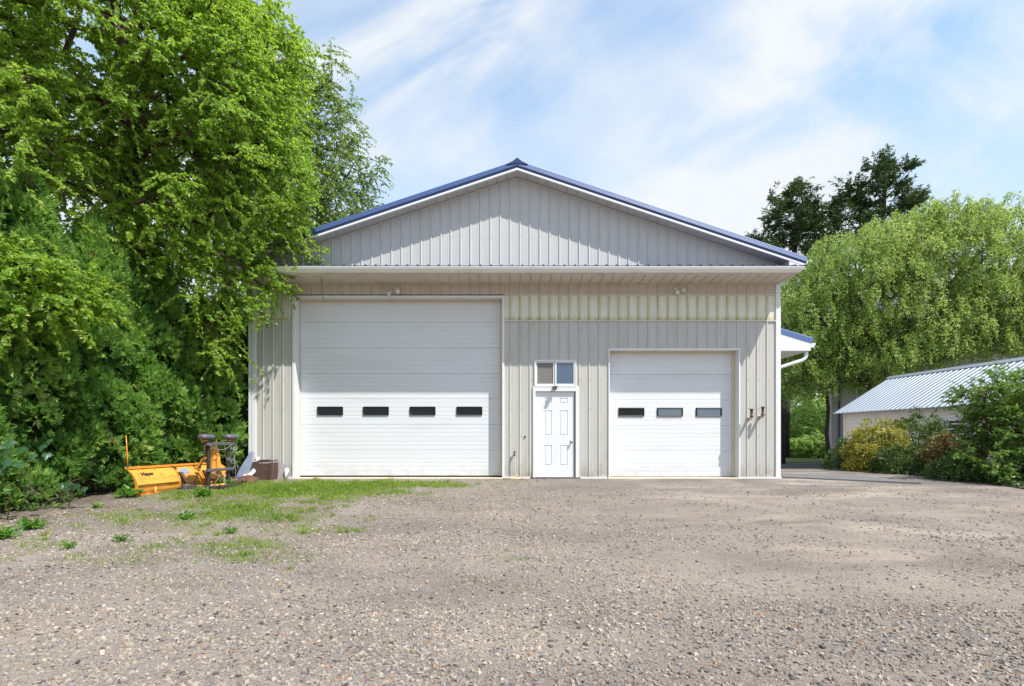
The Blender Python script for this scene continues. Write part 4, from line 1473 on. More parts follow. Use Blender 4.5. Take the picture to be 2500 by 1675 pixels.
# ------------------------------------------------------------------ arborvitae hedge
def arborvitae(base, h, r, label, seed, nclump=230, nspray=34, lean=(0, 0), thin=None):
    g = gzf(base[0], base[1])
    O = np.array([base[0], base[1], g])
    root = empty('arborvitae', tuple(O))
    tag(root, label, 'evergreen tree', 'arborvitae in the hedge along the gravel')
    Ps, As, Ns, Ls, Ts = [], [], [], [], []
    # clump anchors: flame-shaped lobes over a tall egg
    n = nclump
    hh_ = (np.arange(n) + rng.random(n)) / n
    hh_ = hh_ ** 0.86
    th = rng.random(n) * 2 * math.pi
    prof = np.sqrt(np.clip(1 - np.clip((hh_ - 0.28) / 0.72, -1, 1) ** 2, 0, 1)) * 0.86 + 0.14 * (1 - hh_)
    prof = np.where(hh_ < 0.28, 0.80 + 0.2 * (hh_ / 0.28), prof)
    prof = np.where(hh_ > 0.55, prof * (1 - 0.35 * (hh_ - 0.55) / 0.45), prof)
    rr = r * prof * (0.86 + 0.22 * rng.random(n) + 0.07 * np.sin(th * 4 + seed))
    A = np.stack([np.cos(th) * rr + lean[0] * hh_ ** 2, np.sin(th) * rr + lean[1] * hh_ ** 2, 0.12 + hh_ * (h - 0.35)], 1)
    for i in range(n):
        if thin is not None and thin(A[i] + O):
            continue
        out = np.array([math.cos(th[i]), math.sin(th[i]), 0.0])
        tdir = unit((out * 0.75 + np.array([0, 0, 1.0 + 0.6 * rng.random()]))[None])[0]
        cr = (0.19 + 0.17 * rng.random()) * (1 - 0.35 * hh_[i])
        m = nspray
        # positions on the outer face of an ellipsoidal tuft
        d = rand_unit(m)
        d = unit(d + tdir * 0.75)
        pos = A[i] - tdir * cr * 0.5 + d * cr * np.array([1, 1, 1.35]) * (0.55 + 0.45 * rng.random((m, 1)))
        ax = unit(d * 0.85 + tdir * 0.5 + rng.normal(size=(m, 3)) * 0.25)
        # the flat fans stand on edge: plane contains the outward direction and roughly the vertical
        nr = np.cross(ax, np.array([0, 0, 1.0])) * rng.normal(size=(m, 1)) * 0.5 + np.array([0, 0, 0.40]) + out * 0.85 + rng.normal(size=(m, 3)) * 0.35
        Ps.append(pos); As.append(ax); Ns.append(nr); Ls.append(0.08 + 0.07 * rng.random(m))
        Ts.append(np.clip(0.46 + 0.17 * rng.normal() + 0.16 * rng.normal(size=m), 0, 0.96) + np.where(rng.random(m) < 0.006, 0.6, 0))
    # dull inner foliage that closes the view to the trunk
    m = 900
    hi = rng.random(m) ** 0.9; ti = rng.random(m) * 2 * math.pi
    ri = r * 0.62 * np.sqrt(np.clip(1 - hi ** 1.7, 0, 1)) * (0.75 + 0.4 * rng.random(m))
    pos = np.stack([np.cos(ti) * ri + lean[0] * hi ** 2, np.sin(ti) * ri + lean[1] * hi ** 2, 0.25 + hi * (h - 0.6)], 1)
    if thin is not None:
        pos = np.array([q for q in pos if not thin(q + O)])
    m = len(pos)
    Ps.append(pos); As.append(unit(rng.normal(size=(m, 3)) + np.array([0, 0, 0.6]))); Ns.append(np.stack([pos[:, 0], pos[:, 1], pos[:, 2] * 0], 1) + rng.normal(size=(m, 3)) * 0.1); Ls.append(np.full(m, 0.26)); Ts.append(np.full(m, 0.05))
    pos = np.concatenate(Ps); ax = np.concatenate(As); nr = np.concatenate(Ns); L = np.concatenate(Ls); T = np.clip(np.concatenate(Ts), 0, 1)
    side = unit(np.cross(ax, nr)); nrm = unit(np.cross(side, ax))
    # each spray: a fan of five narrow leaflets
    V, F, TT = [], [], []
    cnt = 0
    for ang, ls in ((-0.9, 0.62), (-0.45, 0.86), (0.0, 1.0), (0.45, 0.86), (0.9, 0.62)):
        jit = rng.normal(size=len(pos)) * 0.12
        aa = ax * np.cos(ang + jit)[:, None] + side * np.sin(ang + jit)[:, None] + nrm * (rng.normal(size=len(pos)) * 0.18)[:, None]
        st = pos + ax * (L * 0.12 * (1 - abs(ang)))[:, None]
        v, f = leaf_arrays(st, aa, nrm + rng.normal(size=nrm.shape) * 0.15, L * ls, L * 0.24, 0.10, 0.10)
        V.append(v); F.append(f + cnt); cnt += len(v); TT.append(np.repeat(T, 4))
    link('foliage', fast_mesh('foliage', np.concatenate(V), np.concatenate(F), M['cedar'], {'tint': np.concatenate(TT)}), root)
    tb = MB()
    tb.tube([(0, 0, -0.1), (0.03, 0.02, h * 0.3), (lean[0] * 0.4, lean[1] * 0.4, h * 0.7), (lean[0], lean[1], h * 0.93)], [0.11, 0.09, 0.05, 0.015], 8)
    for k in range(26):
        a = rng.random() * 6.28; zz = 0.2 + rng.random() * h * 0.6; ll = r * (0.5 + 0.4 * rng.random())
        tb.tube([(0, 0, zz), (math.cos(a) * ll * 0.5, math.sin(a) * ll * 0.5, zz + 0.05), (math.cos(a) * ll, math.sin(a) * ll, zz + 0.3)], [0.018, 0.012, 0.005], 4)
    obj('trunk', tb, M['bark'], root, True)
    return root


gap1 = lambda q: abs(q[2] - 1.05) < 0.22 and abs(q[1] + 4.0) < 0.30 and q[0] > -8.6      # bare dark hollow
arb = [((-9.25, -5.75), 6.6, 1.25, 'tallest arborvitae of the hedge, above the large leaved maple seedling', 300, (0.1, 0.3), None),
       ((-8.75, -4.65), 5.9, 1.05, 'arborvitae behind the dead twigs and the low maple leaves', 260, (0.1, 0.1), None),
       ((-8.42, -3.55), 5.7, 1.02, 'arborvitae with a dark bare hollow in its side, left of the plow', 260, (0.2, 0), gap1),
       ((-8.02, -2.45), 5.3, 0.98, 'arborvitae behind the orange marker stick of the plow', 250, (0.15, 0), None),
       ((-7.72, -1.35), 5.2, 0.98, 'arborvitae directly behind the plow blade and its springs', 250, (0.1, 0.1), None),
       ((-7.32, -0.25), 4.2, 0.98, 'arborvitae bulging in front of the garage corner downspout', 250, (0.25, 0), None),
       ((-7.35, 1.5), 4.8, 0.95, 'shaded arborvitae farthest along, beside the garage side wall', 170, (0, 0), None)]
for i, (b, h, r, lab, nc, ln, th) in enumerate(arb):
    arborvitae(b, h, r, lab, i * 1.7, nc, 50, ln, th)

# ------------------------------------------------------------------ large broad-leaved tree over the hedge
base = (-8.6, -0.6, gzf(-8.6, -0.6) - 0.1)
tr = [(-8.6, -0.6, -0.1), (-8.55, -0.62, 1.5), (-8.5, -0.7, 3.0), (-8.45, -0.8, 4.2), (-8.35, -0.85, 5.3), (-8.25, -0.8, 6.4), (-8.3, -0.8, 8.0), (-8.5, -0.8, 9.8), (-8.7, -1.0, 11.2)]
blobs = [((-8.7, -1.2, 9.0), (3.6, 3.2, 3.3)), ((-6.8, -1.2, 7.0), (2.3, 2.2, 2.3)), ((-7.0, -0.9, 5.4), (1.35, 1.2, 1.1)), ((-10.6, -3.2, 8.4), (2.6, 2.3, 2.4)), ((-6.5, -0.3, 9.0), (1.7, 2.0, 2.4))]
POCKETS = [(P(390, 345, 10.4), (0.75, 1.1, 0.36)), (P(345, 310, 10.5), (0.25, 1.0, 0.4))]
extra = []
# low boughs sweeping over the garage corner and in front of the hedge
for (px, py, Z) in [(660, 585, 12.3), (715, 600, 12.4), (640, 640, 12.2), (600, 660, 12.0), (672, 705, 12.4), (630, 690, 12.1), (560, 690, 11.9), (600, 730, 12.0), (520, 730, 11.6), (560, 770, 11.8),
                    (500, 800, 11.6), (470, 700, 11.3), (430, 640, 11.2), (400, 560, 11.0), (540, 840, 11.7), (480, 610, 11.2), (560, 600, 11.6), (620, 560, 11.9), (660, 520, 12.0), 
                    (700, 540, 12.4), (160, 520, 10.4), (230, 560, 10.8), (100, 470, 10.0), (240, 450, 11.0), (170, 250, 10.4), (250, 290, 11.0), (255, 350, 11.0), (200, 600, 10.6), (300, 520, 11.2), (330, 600, 11.2), (180, 400, 10.4), (290, 180, 10.8), (640, 300, 11.8), (690, 350, 11.9), (720, 430, 12.0), (700, 480, 12.0), (680, 250, 11.9), (40, 180, 9.0), (60, 300, 9.0), (30, 400, 9.0), (90, 240, 9.2)]:
    extra.append(P(px, py, Z))
leafy_tree('broadleaf_tree', 'large bright green broad leaved tree arching over the hedge and the garage corner', 'tree', base, tr, blobs, 560, 0.34, 0.50, 15, 31, 0.078, 0.052,
           M['mulberry'], M['bark'], droop=0.30, base_r=0.17, k=0.014, tint=0.5, extra=extra, wind=(0.25, 0.0, 0.05), keep=lambda c: not in_blob(c, POCKETS),
           limbs=[([P(322, 430, 11.7), P(340, 360, 11.55), P(352, 310, 11.5), P(356, 262, 11.6), P(362, 215, 11.8)], [0.10, 0.085, 0.07, 0.055, 0.045]),
                  ([P(344, 345, 11.5), P(372, 330, 11.4), P(415, 324, 11.3), P(468, 330, 11.3)], [0.07, 0.06, 0.055, 0.04]),
                  ([P(338, 395, 11.6), P(365, 362, 11.4), P(405, 345, 11.3), P(440, 343, 11.3)], [0.06, 0.055, 0.045, 0.03]),
                  ([P(268, 420, 12.3), P(266, 360, 12.2), P(260, 290, 12.2), P(245, 200, 12.3)], [0.10, 0.09, 0.08, 0.06])])

# slender tree growing through the hedge, its boughs spreading before it
ex_ = [P(*q) for q in ((120, 720, 8.9), (200, 745, 9.2), (60, 790, 8.8), (160, 690, 9.1), (30, 720, 8.7), (240, 770, 9.4), (90, 745, 8.9), (150, 760, 9.0), (20, 770, 8.7), (210, 700, 9.3), (0, 830, 8.6))]
base = (-8.9, -4.75, gzf(-8.9, -4.75) - 0.1)
tr = [(-8.9, -4.75, -0.1), (-8.85, -4.7, 1.0), (-8.7, -4.6, 2.0), (-8.5, -4.5, 2.9), (-8.3, -4.4, 3.4)]
leafy_tree('slender_tree', 'low leafy boughs of a slender tree poking through the hedge above the maple seedling', 'tree', base, tr, [((-7.7, -4.3, 3.25), (0.9, 0.5, 0.45))], 16, 0.3, 0.48, 13, 32, 0.076, 0.050,
           M['mulberry'], M['bark'], droop=0.30, base_r=0.05, k=0.006, tint=0.5, extra=ex_, wind=(0.25, 0.0, 0.05))

# finer leaved tree behind it, over the garage roof
base = (-8.2, 5.5, gzf(-8.2, 5.5) - 0.1)
tr = [(-8.2, 5.5, -0.2), (-8.1, 5.5, 2.5), (-7.9, 5.4, 5.0), (-7.6, 5.4, 7.5), (-7.5, 5.3, 10.0), (-8.0, 5.3, 11.6), (-8.4, 5.2, 12.8)]
blobs = [((-7.6, 5.4, 10.8), (2.0, 2.0, 3.3)), ((-6.3, 5.4, 9.2), (1.4, 1.6, 2.3)), ((-5.3, 5.4, 7.4), (1.3, 1.4, 1.7)), ((-8.4, 5.4, 9.0), (2.4, 2.0, 4.0)), ((-8.9, 5.0, 13.4), (1.4, 1.4, 1.6))]
ext = [P(px, py, Z) for px, py, Z in ((930, 400, 18.6), (905, 425, 18.6), (880, 440, 18.6), (900, 480, 18.6), (860, 470, 18.5), (870, 390, 18.5), (850, 350, 18.5), (880, 330, 18.5), (805, 130, 18.5), (810, 160, 18.5), (800, 190, 18.5),
                                       (850, 250, 18.5), (835, 300, 18.5), (840, 520, 18.5), (800, 540, 18.5), (905, 450, 18.7))]
leafy_tree('fine_leaved_tree', 'taller fine leaved tree behind, its thin drooping twigs against the sky above the blue roof', 'tree', base, tr, blobs, 380, 0.36, 0.52, 13, 22, 0.085, 0.045,
           M['birch'], M['bark'], droop=0.55, base_r=0.16, k=0.011, tint=0.5, extra=ext)

# ------------------------------------------------------------------ willow and trees on the right
def willow_tree():
    Z0 = 25.2
    bx, by = 16.6, CAMY + Z0
    g = gzf(bx, by)
    O = np.array([bx, by, g])
    root = empty('curly_willow', tuple(O))
    tag(root, 'huge rounded pale green willow behind the silver roofed shed', 'tree')
    trunk = [(bx, by, g - 0.1), (bx - 0.1, by, g + 1.2), (bx - 0.3, by - 0.1, g + 2.4), (bx - 0.5, by - 0.1, g + 3.4)]
    def W(px, py, Z=Z0 - 0.5):
        return np.array(P(px, py, Z))
    blobs = [(W(2120, 700), (3.2, 2.6, 2.4)), (W(2330, 640), (3.2, 2.6, 2.4)), (W(2010, 800), (2.0, 2.0, 2.8)), (W(2470, 720), (2.6, 2.4, 2.6)), (W(2240, 800), (3.4, 2.4, 1.6)), (W(2080, 860), (2.0, 1.8, 1.6)), (W(1985, 880), (1.5, 1.6, 1.6)), (W(2180, 860), (2.2, 2.0, 1.2)), (W(2420, 820), (2.2, 1.6, 1.0)),
             (W(2200, 600), (2.0, 1.8, 1.2)), (W(2400, 590), (1.5, 1.6, 1.1))]
    cs = fill_blobs(blobs, 430, 0.56, 0.62)
    gaps = [(W(2140, 735, 24.2), (0.75, 2.6, 0.85)), (W(2240, 725, 24.2), (0.65, 2.6, 0.8)), (W(2445, 625, 25), (0.6, 3, 0.45))]
    cs = np.array([c for c in cs if not in_blob(c, gaps)])
    nodes, parent, w, tips = branch_net(trunk, cs, 0.14)
    mb = net_mesh(nodes, parent, w, len(trunk), 0.016, 0.5, 0.34, nside=7)
    parts = []
    cen0 = cs.mean(0) + np.array([0, 0, -0.6])
    for c in cs:
        ns, nl = 15, 31
        a = rng.random(ns) * 6.28
        d = np.stack([np.cos(a), np.sin(a), np.zeros(ns)], 1)
        rr = 0.62 * np.sqrt(rng.random(ns))
        start = c + d * rr[:, None] + np.array([0, 0, 0.55]) * rng.random((ns, 1))
        ln = 0.28 + 0.5 * rng.random(ns)
        t = rng.random((ns, nl))
        p = start[:, None, :] + d[:, None, :] * (0.35 * ln[:, None] * np.sqrt(t))[..., None]
        p[..., 2] -= ln[:, None] * t ** 1.5
        p += rng.normal(size=p.shape) * 0.05
        m = ns * nl
        ax = rng.normal(size=(m, 3)) * 0.8 + np.array([0.15, 0, -0.5]); nr = rng.normal(size=(m, 3)) * 0.6 + np.array([0, 0, 0.5]) + unit((c - cen0)[None])[0] * 0.8
        L = 0.118 * (0.7 + 0.6 * rng.random(m))
        parts.append((p.reshape(m, 3), ax, nr, L, L * 0.42))
        for i in range(0, ns, 2):
            s0 = start[i]; dd = d[i]
            mb.tube([c * 0.6 + s0 * 0.4, s0, s0 + dd * 0.25 * ln[i] + np.array([0, 0, -0.4 * ln[i]])], [0.012, 0.009, 0.004], 3, cap=False)
    v, f, tt = build_leaves(parts, 0.5, 0.22, 0.20)
    mb.v = [tuple(np.array(q) - O) for q in mb.v]
    obj('trunk', mb, M['bark_grey'], root, True)
    link('crown', fast_mesh('crown', v - O, f, M['willow'], {'tint': tt}), root)


willow_tree()

# crooked dark tree between the garage and the house
b = P(2028, 1125, 26.0); b.z = gzf(b.x, b.y) - 0.1
tr = [tuple(b), tuple(P(2018, 1060, 26)), tuple(P(2022, 1000, 26)), tuple(P(2018, 955, 26)), tuple(P(2012, 900, 26.2)), tuple(P(2005, 840, 26.4))]
blobs = [(P(1960, 850, 26.5), (1.9, 1.5, 1.4)), (P(2010, 800, 26.5), (1.8, 1.5, 1.6)), (P(1920, 900, 27.0), (1.4, 1.3, 1.0)), (P(2060, 880, 26.2), (1.0, 1.0, 1.0))]
leafy_tree('crooked_tree', 'slim crooked dark trunked tree standing at the corner of the grey house', 'tree', tuple(b), tr, blobs, 95, 0.5, 0.6, 8, 14, 0.14, 0.07, M['willow'], M['bark_grey'], droop=0.5, base_r=0.10, k=0.008, tint=0.32, twigs=False,
           extra=[P(1940, 930, 26.2), P(1975, 940, 26.2), P(1925, 960, 26.4)])
# sunlit trees and shrubs at the far end of the lane
far = [((1945, 1050, 44), (3.6, 2.5, 3.2), 120, 'sunlit light green tree at the end of the lane, between garage and house'),
       ((2010, 1065, 41), (2.2, 2.0, 2.4), 80, 'bushy light green tree beside the crooked trunk at the end of the lane'),
       ((1905, 1085, 46), (2.5, 2.0, 2.2), 60, 'low sunlit tree just past the garage wall'),
       ((1990, 1000, 50), (4.5, 3.0, 3.5), 110, 'taller light green tree rearmost over the lane')]
for (px, py, Z), r, n, lab in far:
    c = np.array(P(px, py, Z)); g = gzf(c[0], c[1])
    leafy_tree('young_tree', lab, 'tree', (c[0], c[1], g - 0.1), [(c[0], c[1], g - 0.1), (c[0] + 0.1, c[1], g + 0.8), (c[0] + 0.05, c[1], g + 1.6)], [(c, r)], n, 0.45, 0.75, 8, 14, 0.24, 0.12, M['far_leaf'], M['bark'],
               droop=0.3, base_r=0.09, k=0.012, twigs=False, group='light green trees at the end of the lane', shell=0.3)
for i, (px, py, Z, w, h, lab) in enumerate(((1925, 1108, 39, 1.2, 1.0, 'low shrub at the lawn edge by the garage wall'), (1975, 1105, 39, 1.3, 1.1, 'low shrub at the lawn edge in the middle of the lane view'), (2015, 1100, 38, 1.1, 1.3, 'grey green shrub at the lawn edge beside the crooked trunk'))):
    c = np.array(P(px, py, Z)); g = gzf(c[0], c[1])
    leafy_tree('lane_shrub', lab, 'shrub', (c[0], c[1], g), [(c[0], c[1], g - 0.05), (c[0], c[1], g + 0.3)], [((c[0], c[1], g + h * 0.55), (w, w, h * 0.6))], 34, 0.3, 0.5, 7, 12, 0.2, 0.09, M['far_leaf'], M['bark'], droop=0.2, base_r=0.03, k=0.008,
               twigs=False, group='low shrubs along the far lawn', tint=0.35)
# dark trunk seen just past the garage's right edge
b = P(1912, 1118, 30.0); b.z = gzf(b.x, b.y) - 0.1
tr = [tuple(b), (b.x - 0.05, b.y, 1.5), (b.x - 0.1, b.y, 3.0), (b.x - 0.3, b.y, 5.0)]
leafy_tree('shade_tree', 'dark trunked leafy tree half hidden past the right garage wall', 'tree', tuple(b), tr, [((b.x - 0.6, b.y, 5.6), (2.6, 2.0, 2.4)), ((b.x + 0.6, b.y, 4.2), (1.2, 1.2, 1.0))], 90, 0.5, 0.65, 8, 14, 0.16, 0.08, M['willow'], M['bark_grey'],
           droop=0.4, base_r=0.13, k=0.010, tint=0.3, twigs=False)


def dark_conifer(label, spots, base_px, Z):
    bx = P(base_px, 1064, Z).x
    g = gzf(bx, CAMY + Z)
    top = P(spots[0][0], spots[0][1], Z)
    H = top.z - g
    tr = [(bx + (top.x - bx) * f ** 1.5, CAMY + Z, g - 0.2 + H * f) for f in (0, 0.25, 0.42, 0.56, 0.68, 0.80, 0.9)]
    ex = []
    for px, py in spots:
        c = P(px - 16, py + 30, Z)
        for k in range(4):
            ex.append((c.x + random.gauss(0, 0.42), c.y + random.gauss(0, 0.9), c.z + random.gauss(0, 0.25)))
    lowc = (bx, CAMY + Z, g + H * 0.50)
    leafy_tree('conifer', label, 'tree', (bx, CAMY + Z, g), tr, [(lowc, (H * 0.16, H * 0.14, H * 0.10))], 50, 0.6, 0.72, 11, 27, 0.24, 0.075, M['conifer'], M['bark_grey'], droop=0.02,
               group='dark windswept conifers on the skyline', base_r=0.3, k=0.016, twigs=False, wind=(0.75, 0, 0.22), extra=ex, bow=0.06, tint=0.5)


dark_conifer('sparser dark conifer on the skyline nearest the garage roof', [(1952, 440), (1935, 455), (1928, 480), (1950, 500), (1888, 512), (1915, 530), (1962, 530), (2000, 492), (2012, 510), (1985, 545), (1865, 562),
             (1900, 570), (1940, 570), (1848, 585), (1870, 600), (1920, 610), (1960, 600), (1990, 580)], 1915, 38.0)
dark_conifer('taller dark conifer leaning over the top of the willow', [(2165, 382), (2138, 400), (2190, 400), (2085, 445), (2120, 440), (2150, 445), (2222, 438), (2262, 440), (2062, 480), (2105, 485), (2150, 490), (2195, 480), (2240, 462),
             (2045, 520), (2095, 530), (2140, 530), (2190, 515), (2028, 560), (2070, 570), (2110, 575), (2010, 590), (2050, 610)], 2130, 38.0)

# ------------------------------------------------------------------ shrubs in the bed before the shed
def shrub(name, label, px, pybase_z, Z, rx, ry, h, lmat, ncl, L, W, tint=0.45, up=0.6, nsp=46, group=None, top_bias=0.0, spread_axis=0.7):
    c = P(px, 1064, Z)
    g = gzf(c.x, c.y)
    O = np.array([c.x, c.y, g])
    root = empty(name, tuple(O)); tag(root, label, 'bush', group)
    d = rand_unit(ncl); d[:, 2] = np.abs(d[:, 2])
    d = unit(d)
    lump = 1 + 0.16 * vnoise(d * 2.0, 2.2, px * 0.01)
    rr = (0.72 + 0.30 * rng.random(ncl) ** 0.6) * lump
    C = d * np.array([rx, ry, h * 0.92]) * rr[:, None]
    C[:, 2] += 0.06
    low = rng.random(ncl) < 0.25
    C[low, 2] *= 0.4
    parts = []
    mb = MB()
    for i in range(ncl):
        m = nsp
        q = rand_unit(m); q = unit(q + d[i] * 0.8)
        cr = 0.17 * (0.8 + 0.5 * rng.random())
        p = C[i] + q * cr * (0.5 + 0.5 * rng.random((m, 1)))
        ax = q * spread_axis + np.array([0, 0, up * 0.5]) + rng.normal(size=(m, 3)) * 0.4
        nr = d[i] * 0.8 + np.array([0, 0, 0.5]) + rng.normal(size=(m, 3)) * 0.4
        s = 0.7 + 0.6 * rng.random(m)
        parts.append((p, ax, nr, L * s, W * s))
        if i % 2 == 0:
            mb.tube([(rng.normal() * 0.08, rng.normal() * 0.08, -0.05), tuple(C[i] * np.array([0.45, 0.45, 0.55])), tuple(C[i])], [0.016, 0.010, 0.004], 4, cap=False)
    v, f, tt = build_leaves(parts, tint, 0.20, 0.16)
    link('foliage', fast_mesh('foliage', v, f, lmat, {'tint': tt}), root)
    obj('stems', mb, M['bark'], root)
    return root


shrub('round_bush', 'low dark green bush at the left end of the bed, by the house corner', 2078, 0, 16.9, 0.62, 0.6, 0.80, M['dark_bush'], 110, 0.075, 0.032, 0.6)
shrub('golden_bush', 'golden yellow bush before the cream clapboard wall', 2150, 0, 15.9, 0.82, 0.75, 1.42, M['gold_leaf'], 200, 0.085, 0.036, 0.55)
shrub('dome_bush', 'domed dark olive bush between the golden bush and the shed window', 2238, 0, 16.0, 0.80, 0.7, 1.50, M['dark_bush'], 210, 0.085, 0.036, 0.75)
shrub('front_bush', 'low dark green bush at the foot of the golden bush', 2215, 0, 14.9, 0.70, 0.5, 0.62, M['dark_bush'], 100, 0.08, 0.035, 0.5)
shrub('bronze_bush', 'bronze tinted bush below the shed window', 2318, 0, 14.2, 0.55, 0.55, 0.90, M['brown_bush'], 150, 0.07, 0.03, 0.5)
shrub('low_bush', 'small dark green bush under the arching boughs of the big shrub', 2330, 0, 12.9, 0.5, 0.4, 0.45, M['dark_bush'], 70, 0.07, 0.03, 0.5)

# the big arching shrub at the right edge, layered boughs
bs = P(2450, 1064, 12.6)
g = gzf(bs.x, bs.y)
tr = [(bs.x, bs.y, g - 0.05), (bs.x - 0.05, bs.y, g + 0.5), (bs.x, bs.y, g + 0.95)]
blobs = [((bs.x + 0.35, bs.y, g + 1.15), (1.0, 1.0, 0.80)), ((bs.x + 0.9, bs.y, g + 1.35), (1.3, 1.1, 1.0)), ((bs.x + 0.2, bs.y - 0.1, g + 1.8), (0.75, 0.7, 0.45)), ((bs.x - 0.15, bs.y - 0.2, g + 0.5), (0.8, 0.7, 0.45)), ((bs.x + 1.0, bs.y - 0.3, g + 0.5), (1.2, 0.9, 0.55))]
leafy_tree('spreading_shrub', 'big dark green spreading shrub with arching bright tipped boughs over the bed', 'bush', (bs.x, bs.y, g), tr, blobs, 260, 0.19, 0.30, 9, 13, 0.085, 0.036, M['maple_bush'], M['bark'], droop=0.15, base_r=0.06, k=0.007, tint=0.5, bow=0.1,
           extra=[P(2322, 985, 12.6), P(2340, 960, 12.6), P(2355, 965, 12.5), P(2395, 965, 12.4), P(2430, 915, 12.5), P(2445, 935, 12.5), P(2470, 920, 12.6), P(2490, 930, 12.6), P(2360, 985, 12.6)], wind=(-0.15, 0, 0.1))
# ground cover along the edge of the bed
parts = []
for k in range(520):
    t = rng.random()
    x = 9.80 + 0.78 * t + rng.random() ** 1.5 * 1.6; y = 3.6 - 6.9 * t + rng.normal() * 0.25
    g = gzf(x, y)
    m = 14
    p = np.array([x, y, g + 0.03]) + rng.normal(size=(m, 3)) * np.array([0.10, 0.10, 0.03])
    p[:, 2] = np.maximum(p[:, 2], g + 0.01)
    L = 0.09 * (0.6 + 0.7 * rng.random(m))
    parts.append((p, rng.normal(size=(m, 3)) * 0.7 + np.array([0, 0, 0.5]), rng.normal(size=(m, 3)) * 0.5 + np.array([0, 0, 1]), L, L * 0.55))
v, f, tt = build_leaves(parts, 0.55, 0.2, 0.2)
kind(link('ground_cover', fast_mesh('ground_cover', v, f, M['dark_bush'], {'tint': tt})), 'stuff')

# ------------------------------------------------------------------ snow plow
M['plow'] = painted('plow_yellow_paint', (0.72, 0.325, 0.05), 0.06, 0.42, 2.5, dirt=(13.0, (0.26, 0.12, 0.05), 0.85))
M['plow_edge'] = painted('worn_orange_paint', (0.62, 0.20, 0.02), 0.15, 0.5, 12.0, dirt=(10.0, (0.20, 0.07, 0.03), 0.8))
M['steel_dark'] = painted('dirty_black_steel', (0.028, 0.026, 0.026), 0.3, 0.6, 14.0, dirt=(9.0, (0.08, 0.045, 0.03), 0.7))
M['grey_steel'] = painted('grey_painted_steel', (0.085, 0.088, 0.098), 0.1, 0.5, 8.0, dirt=(9.0, (0.12, 0.07, 0.045), 0.5))
M['lamp_shell'] = painted('grey_lamp_shell', (0.10, 0.10, 0.115), 0.08, 0.42, 6.0)
M['amber'] = painted('amber_lens', (0.75, 0.24, 0.02), 0.05, 0.25, 6.0)
M['wire'] = painted('grey_cable', (0.22, 0.22, 0.24), 0.1, 0.5, 9.0)
M['decal'] = painted('faded_blue_decal', (0.22, 0.27, 0.36), 0.25, 0.5, 20.0)
M['ink'] = painted('black_lettering', (0.02, 0.016, 0.012), 0.1, 0.6, 10.0)
pz0 = -0.17
plow = empty('snow_plow', (-6.87, CAMY + 10.3, pz0), math.atan2(2.28, 0.54))
tag(plow, 'yellow truck snow plow with grey headlamps parked in the weeds along the hedge', 'snow plow')
PL = 2.34
prof = [(0.025, 0.03), (-0.015, 0.075), (-0.045, 0.14), (-0.058, 0.22), (-0.052, 0.30), (-0.025, 0.38), (0.025, 0.45), (0.095, 0.515), (0.165, 0.56)]


def blade_y(z):
    return float(np.interp(z, [q for _, q in prof], [p for p, _ in prof]))


def blade_off(d):
    return [(p - d * 0.8, q - d * 0.35) for p, q in prof]


mb = MB()
th = 0.008
loop = prof + [(p + th, q + th * 0.3) for p, q in prof][::-1]
mb.prism(loop, 0.0, PL, lambda u, p, q: (u, p, q))
blade = obj('moldboard', mb, M['plow'], plow)
for u in (0.0, 0.985, 1.60, PL - 0.012):
    mb = MB()
    d = 0.055 if u in (0.0,) else 0.048
    outer = [(p - d * (0.35 if i in (0, len(prof) - 1) else 0.9), q - d * 0.25 * (1 if i > 3 else -0.2)) for i, (p, q) in enumerate(prof)]
    mb.prism(prof + outer[::-1], u, u + 0.014, lambda u_, p, q: (u_, p, q))
    obj('blade_rib', mb, M['plow'] if u != 0.985 else M['plow'], plow)
mb = MB()
mb.prism([(0.165, 0.556), (0.105, 0.560), (0.105, 0.548), (0.16, 0.538), (0.175, 0.585), (0.187, 0.585)], 0.0, PL, lambda u, p, q: (u, p, q))
obj('top_flange', mb, M['plow_edge'], plow)
mb = MB()
mb.prism([(0.03, -0.04), (0.03, 0.075), (0.012, 0.075), (0.012, -0.04)], 0.005, PL - 0.005, lambda u, p, q: (u, p, q))
obj('cutting_edge', mb, M['steel_dark'], plow)
for ua, ub in ((0.015, 0.984), (1.615, PL - 0.014)):
    mb = MB()   # pressed horizontal channel on the near third and on the far third
    mb.prism([(-0.056, 0.325), (-0.092, 0.262), (-0.060, 0.222), (-0.05, 0.26)], ua, ub, lambda u, p, q: (u, p, q))
    obj('blade_channel', mb, M['plow'], plow)
mb = MB()
mb.prism([(0.02, 0.03), (-0.05, 0.055), (-0.055, 0.085), (-0.012, 0.08)], 0.015, PL - 0.015, lambda u, p, q: (u, p, q))
obj('bottom_flange', mb, M['plow'], plow)
# two marker sticks
for u, h in ((0.05, 0.60), (PL - 0.06, 0.60)):
    mb = MB(); mb.tube([(u, 0.165, 0.56), (u - 0.008, 0.165, 0.80), (u - 0.03, 0.165, 0.56 + h)], [0.012, 0.011, 0.008], 8)
    ms = obj('marker_stick', mb, M['amber'], plow, True)
    mb = MB(); mb.tube([(u, 0.165, 0.54), (u, 0.165, 0.64)], 0.015, 8)
    obj('marker_socket', mb, M['grey_steel'], ms)
# skid shoe
mb = MB(); mb.tube([(0.42, -0.075, 0.20), (0.42, -0.075, 0.02)], 0.020, 10)
sk = obj('skid_post', mb, M['plow'], plow, True)
mb = MB(); mb.box(0.38, 0.46, -0.115, -0.045, 0.04, 0.10, bev=0.008); mb.lathe([(0, 0.08), (0.02, 0.085), (0.03, 0.05)], (0.42, -0.08, -0.03), (0, 0, 1), 14)
obj('skid_shoe', mb, M['plow_edge'], sk)
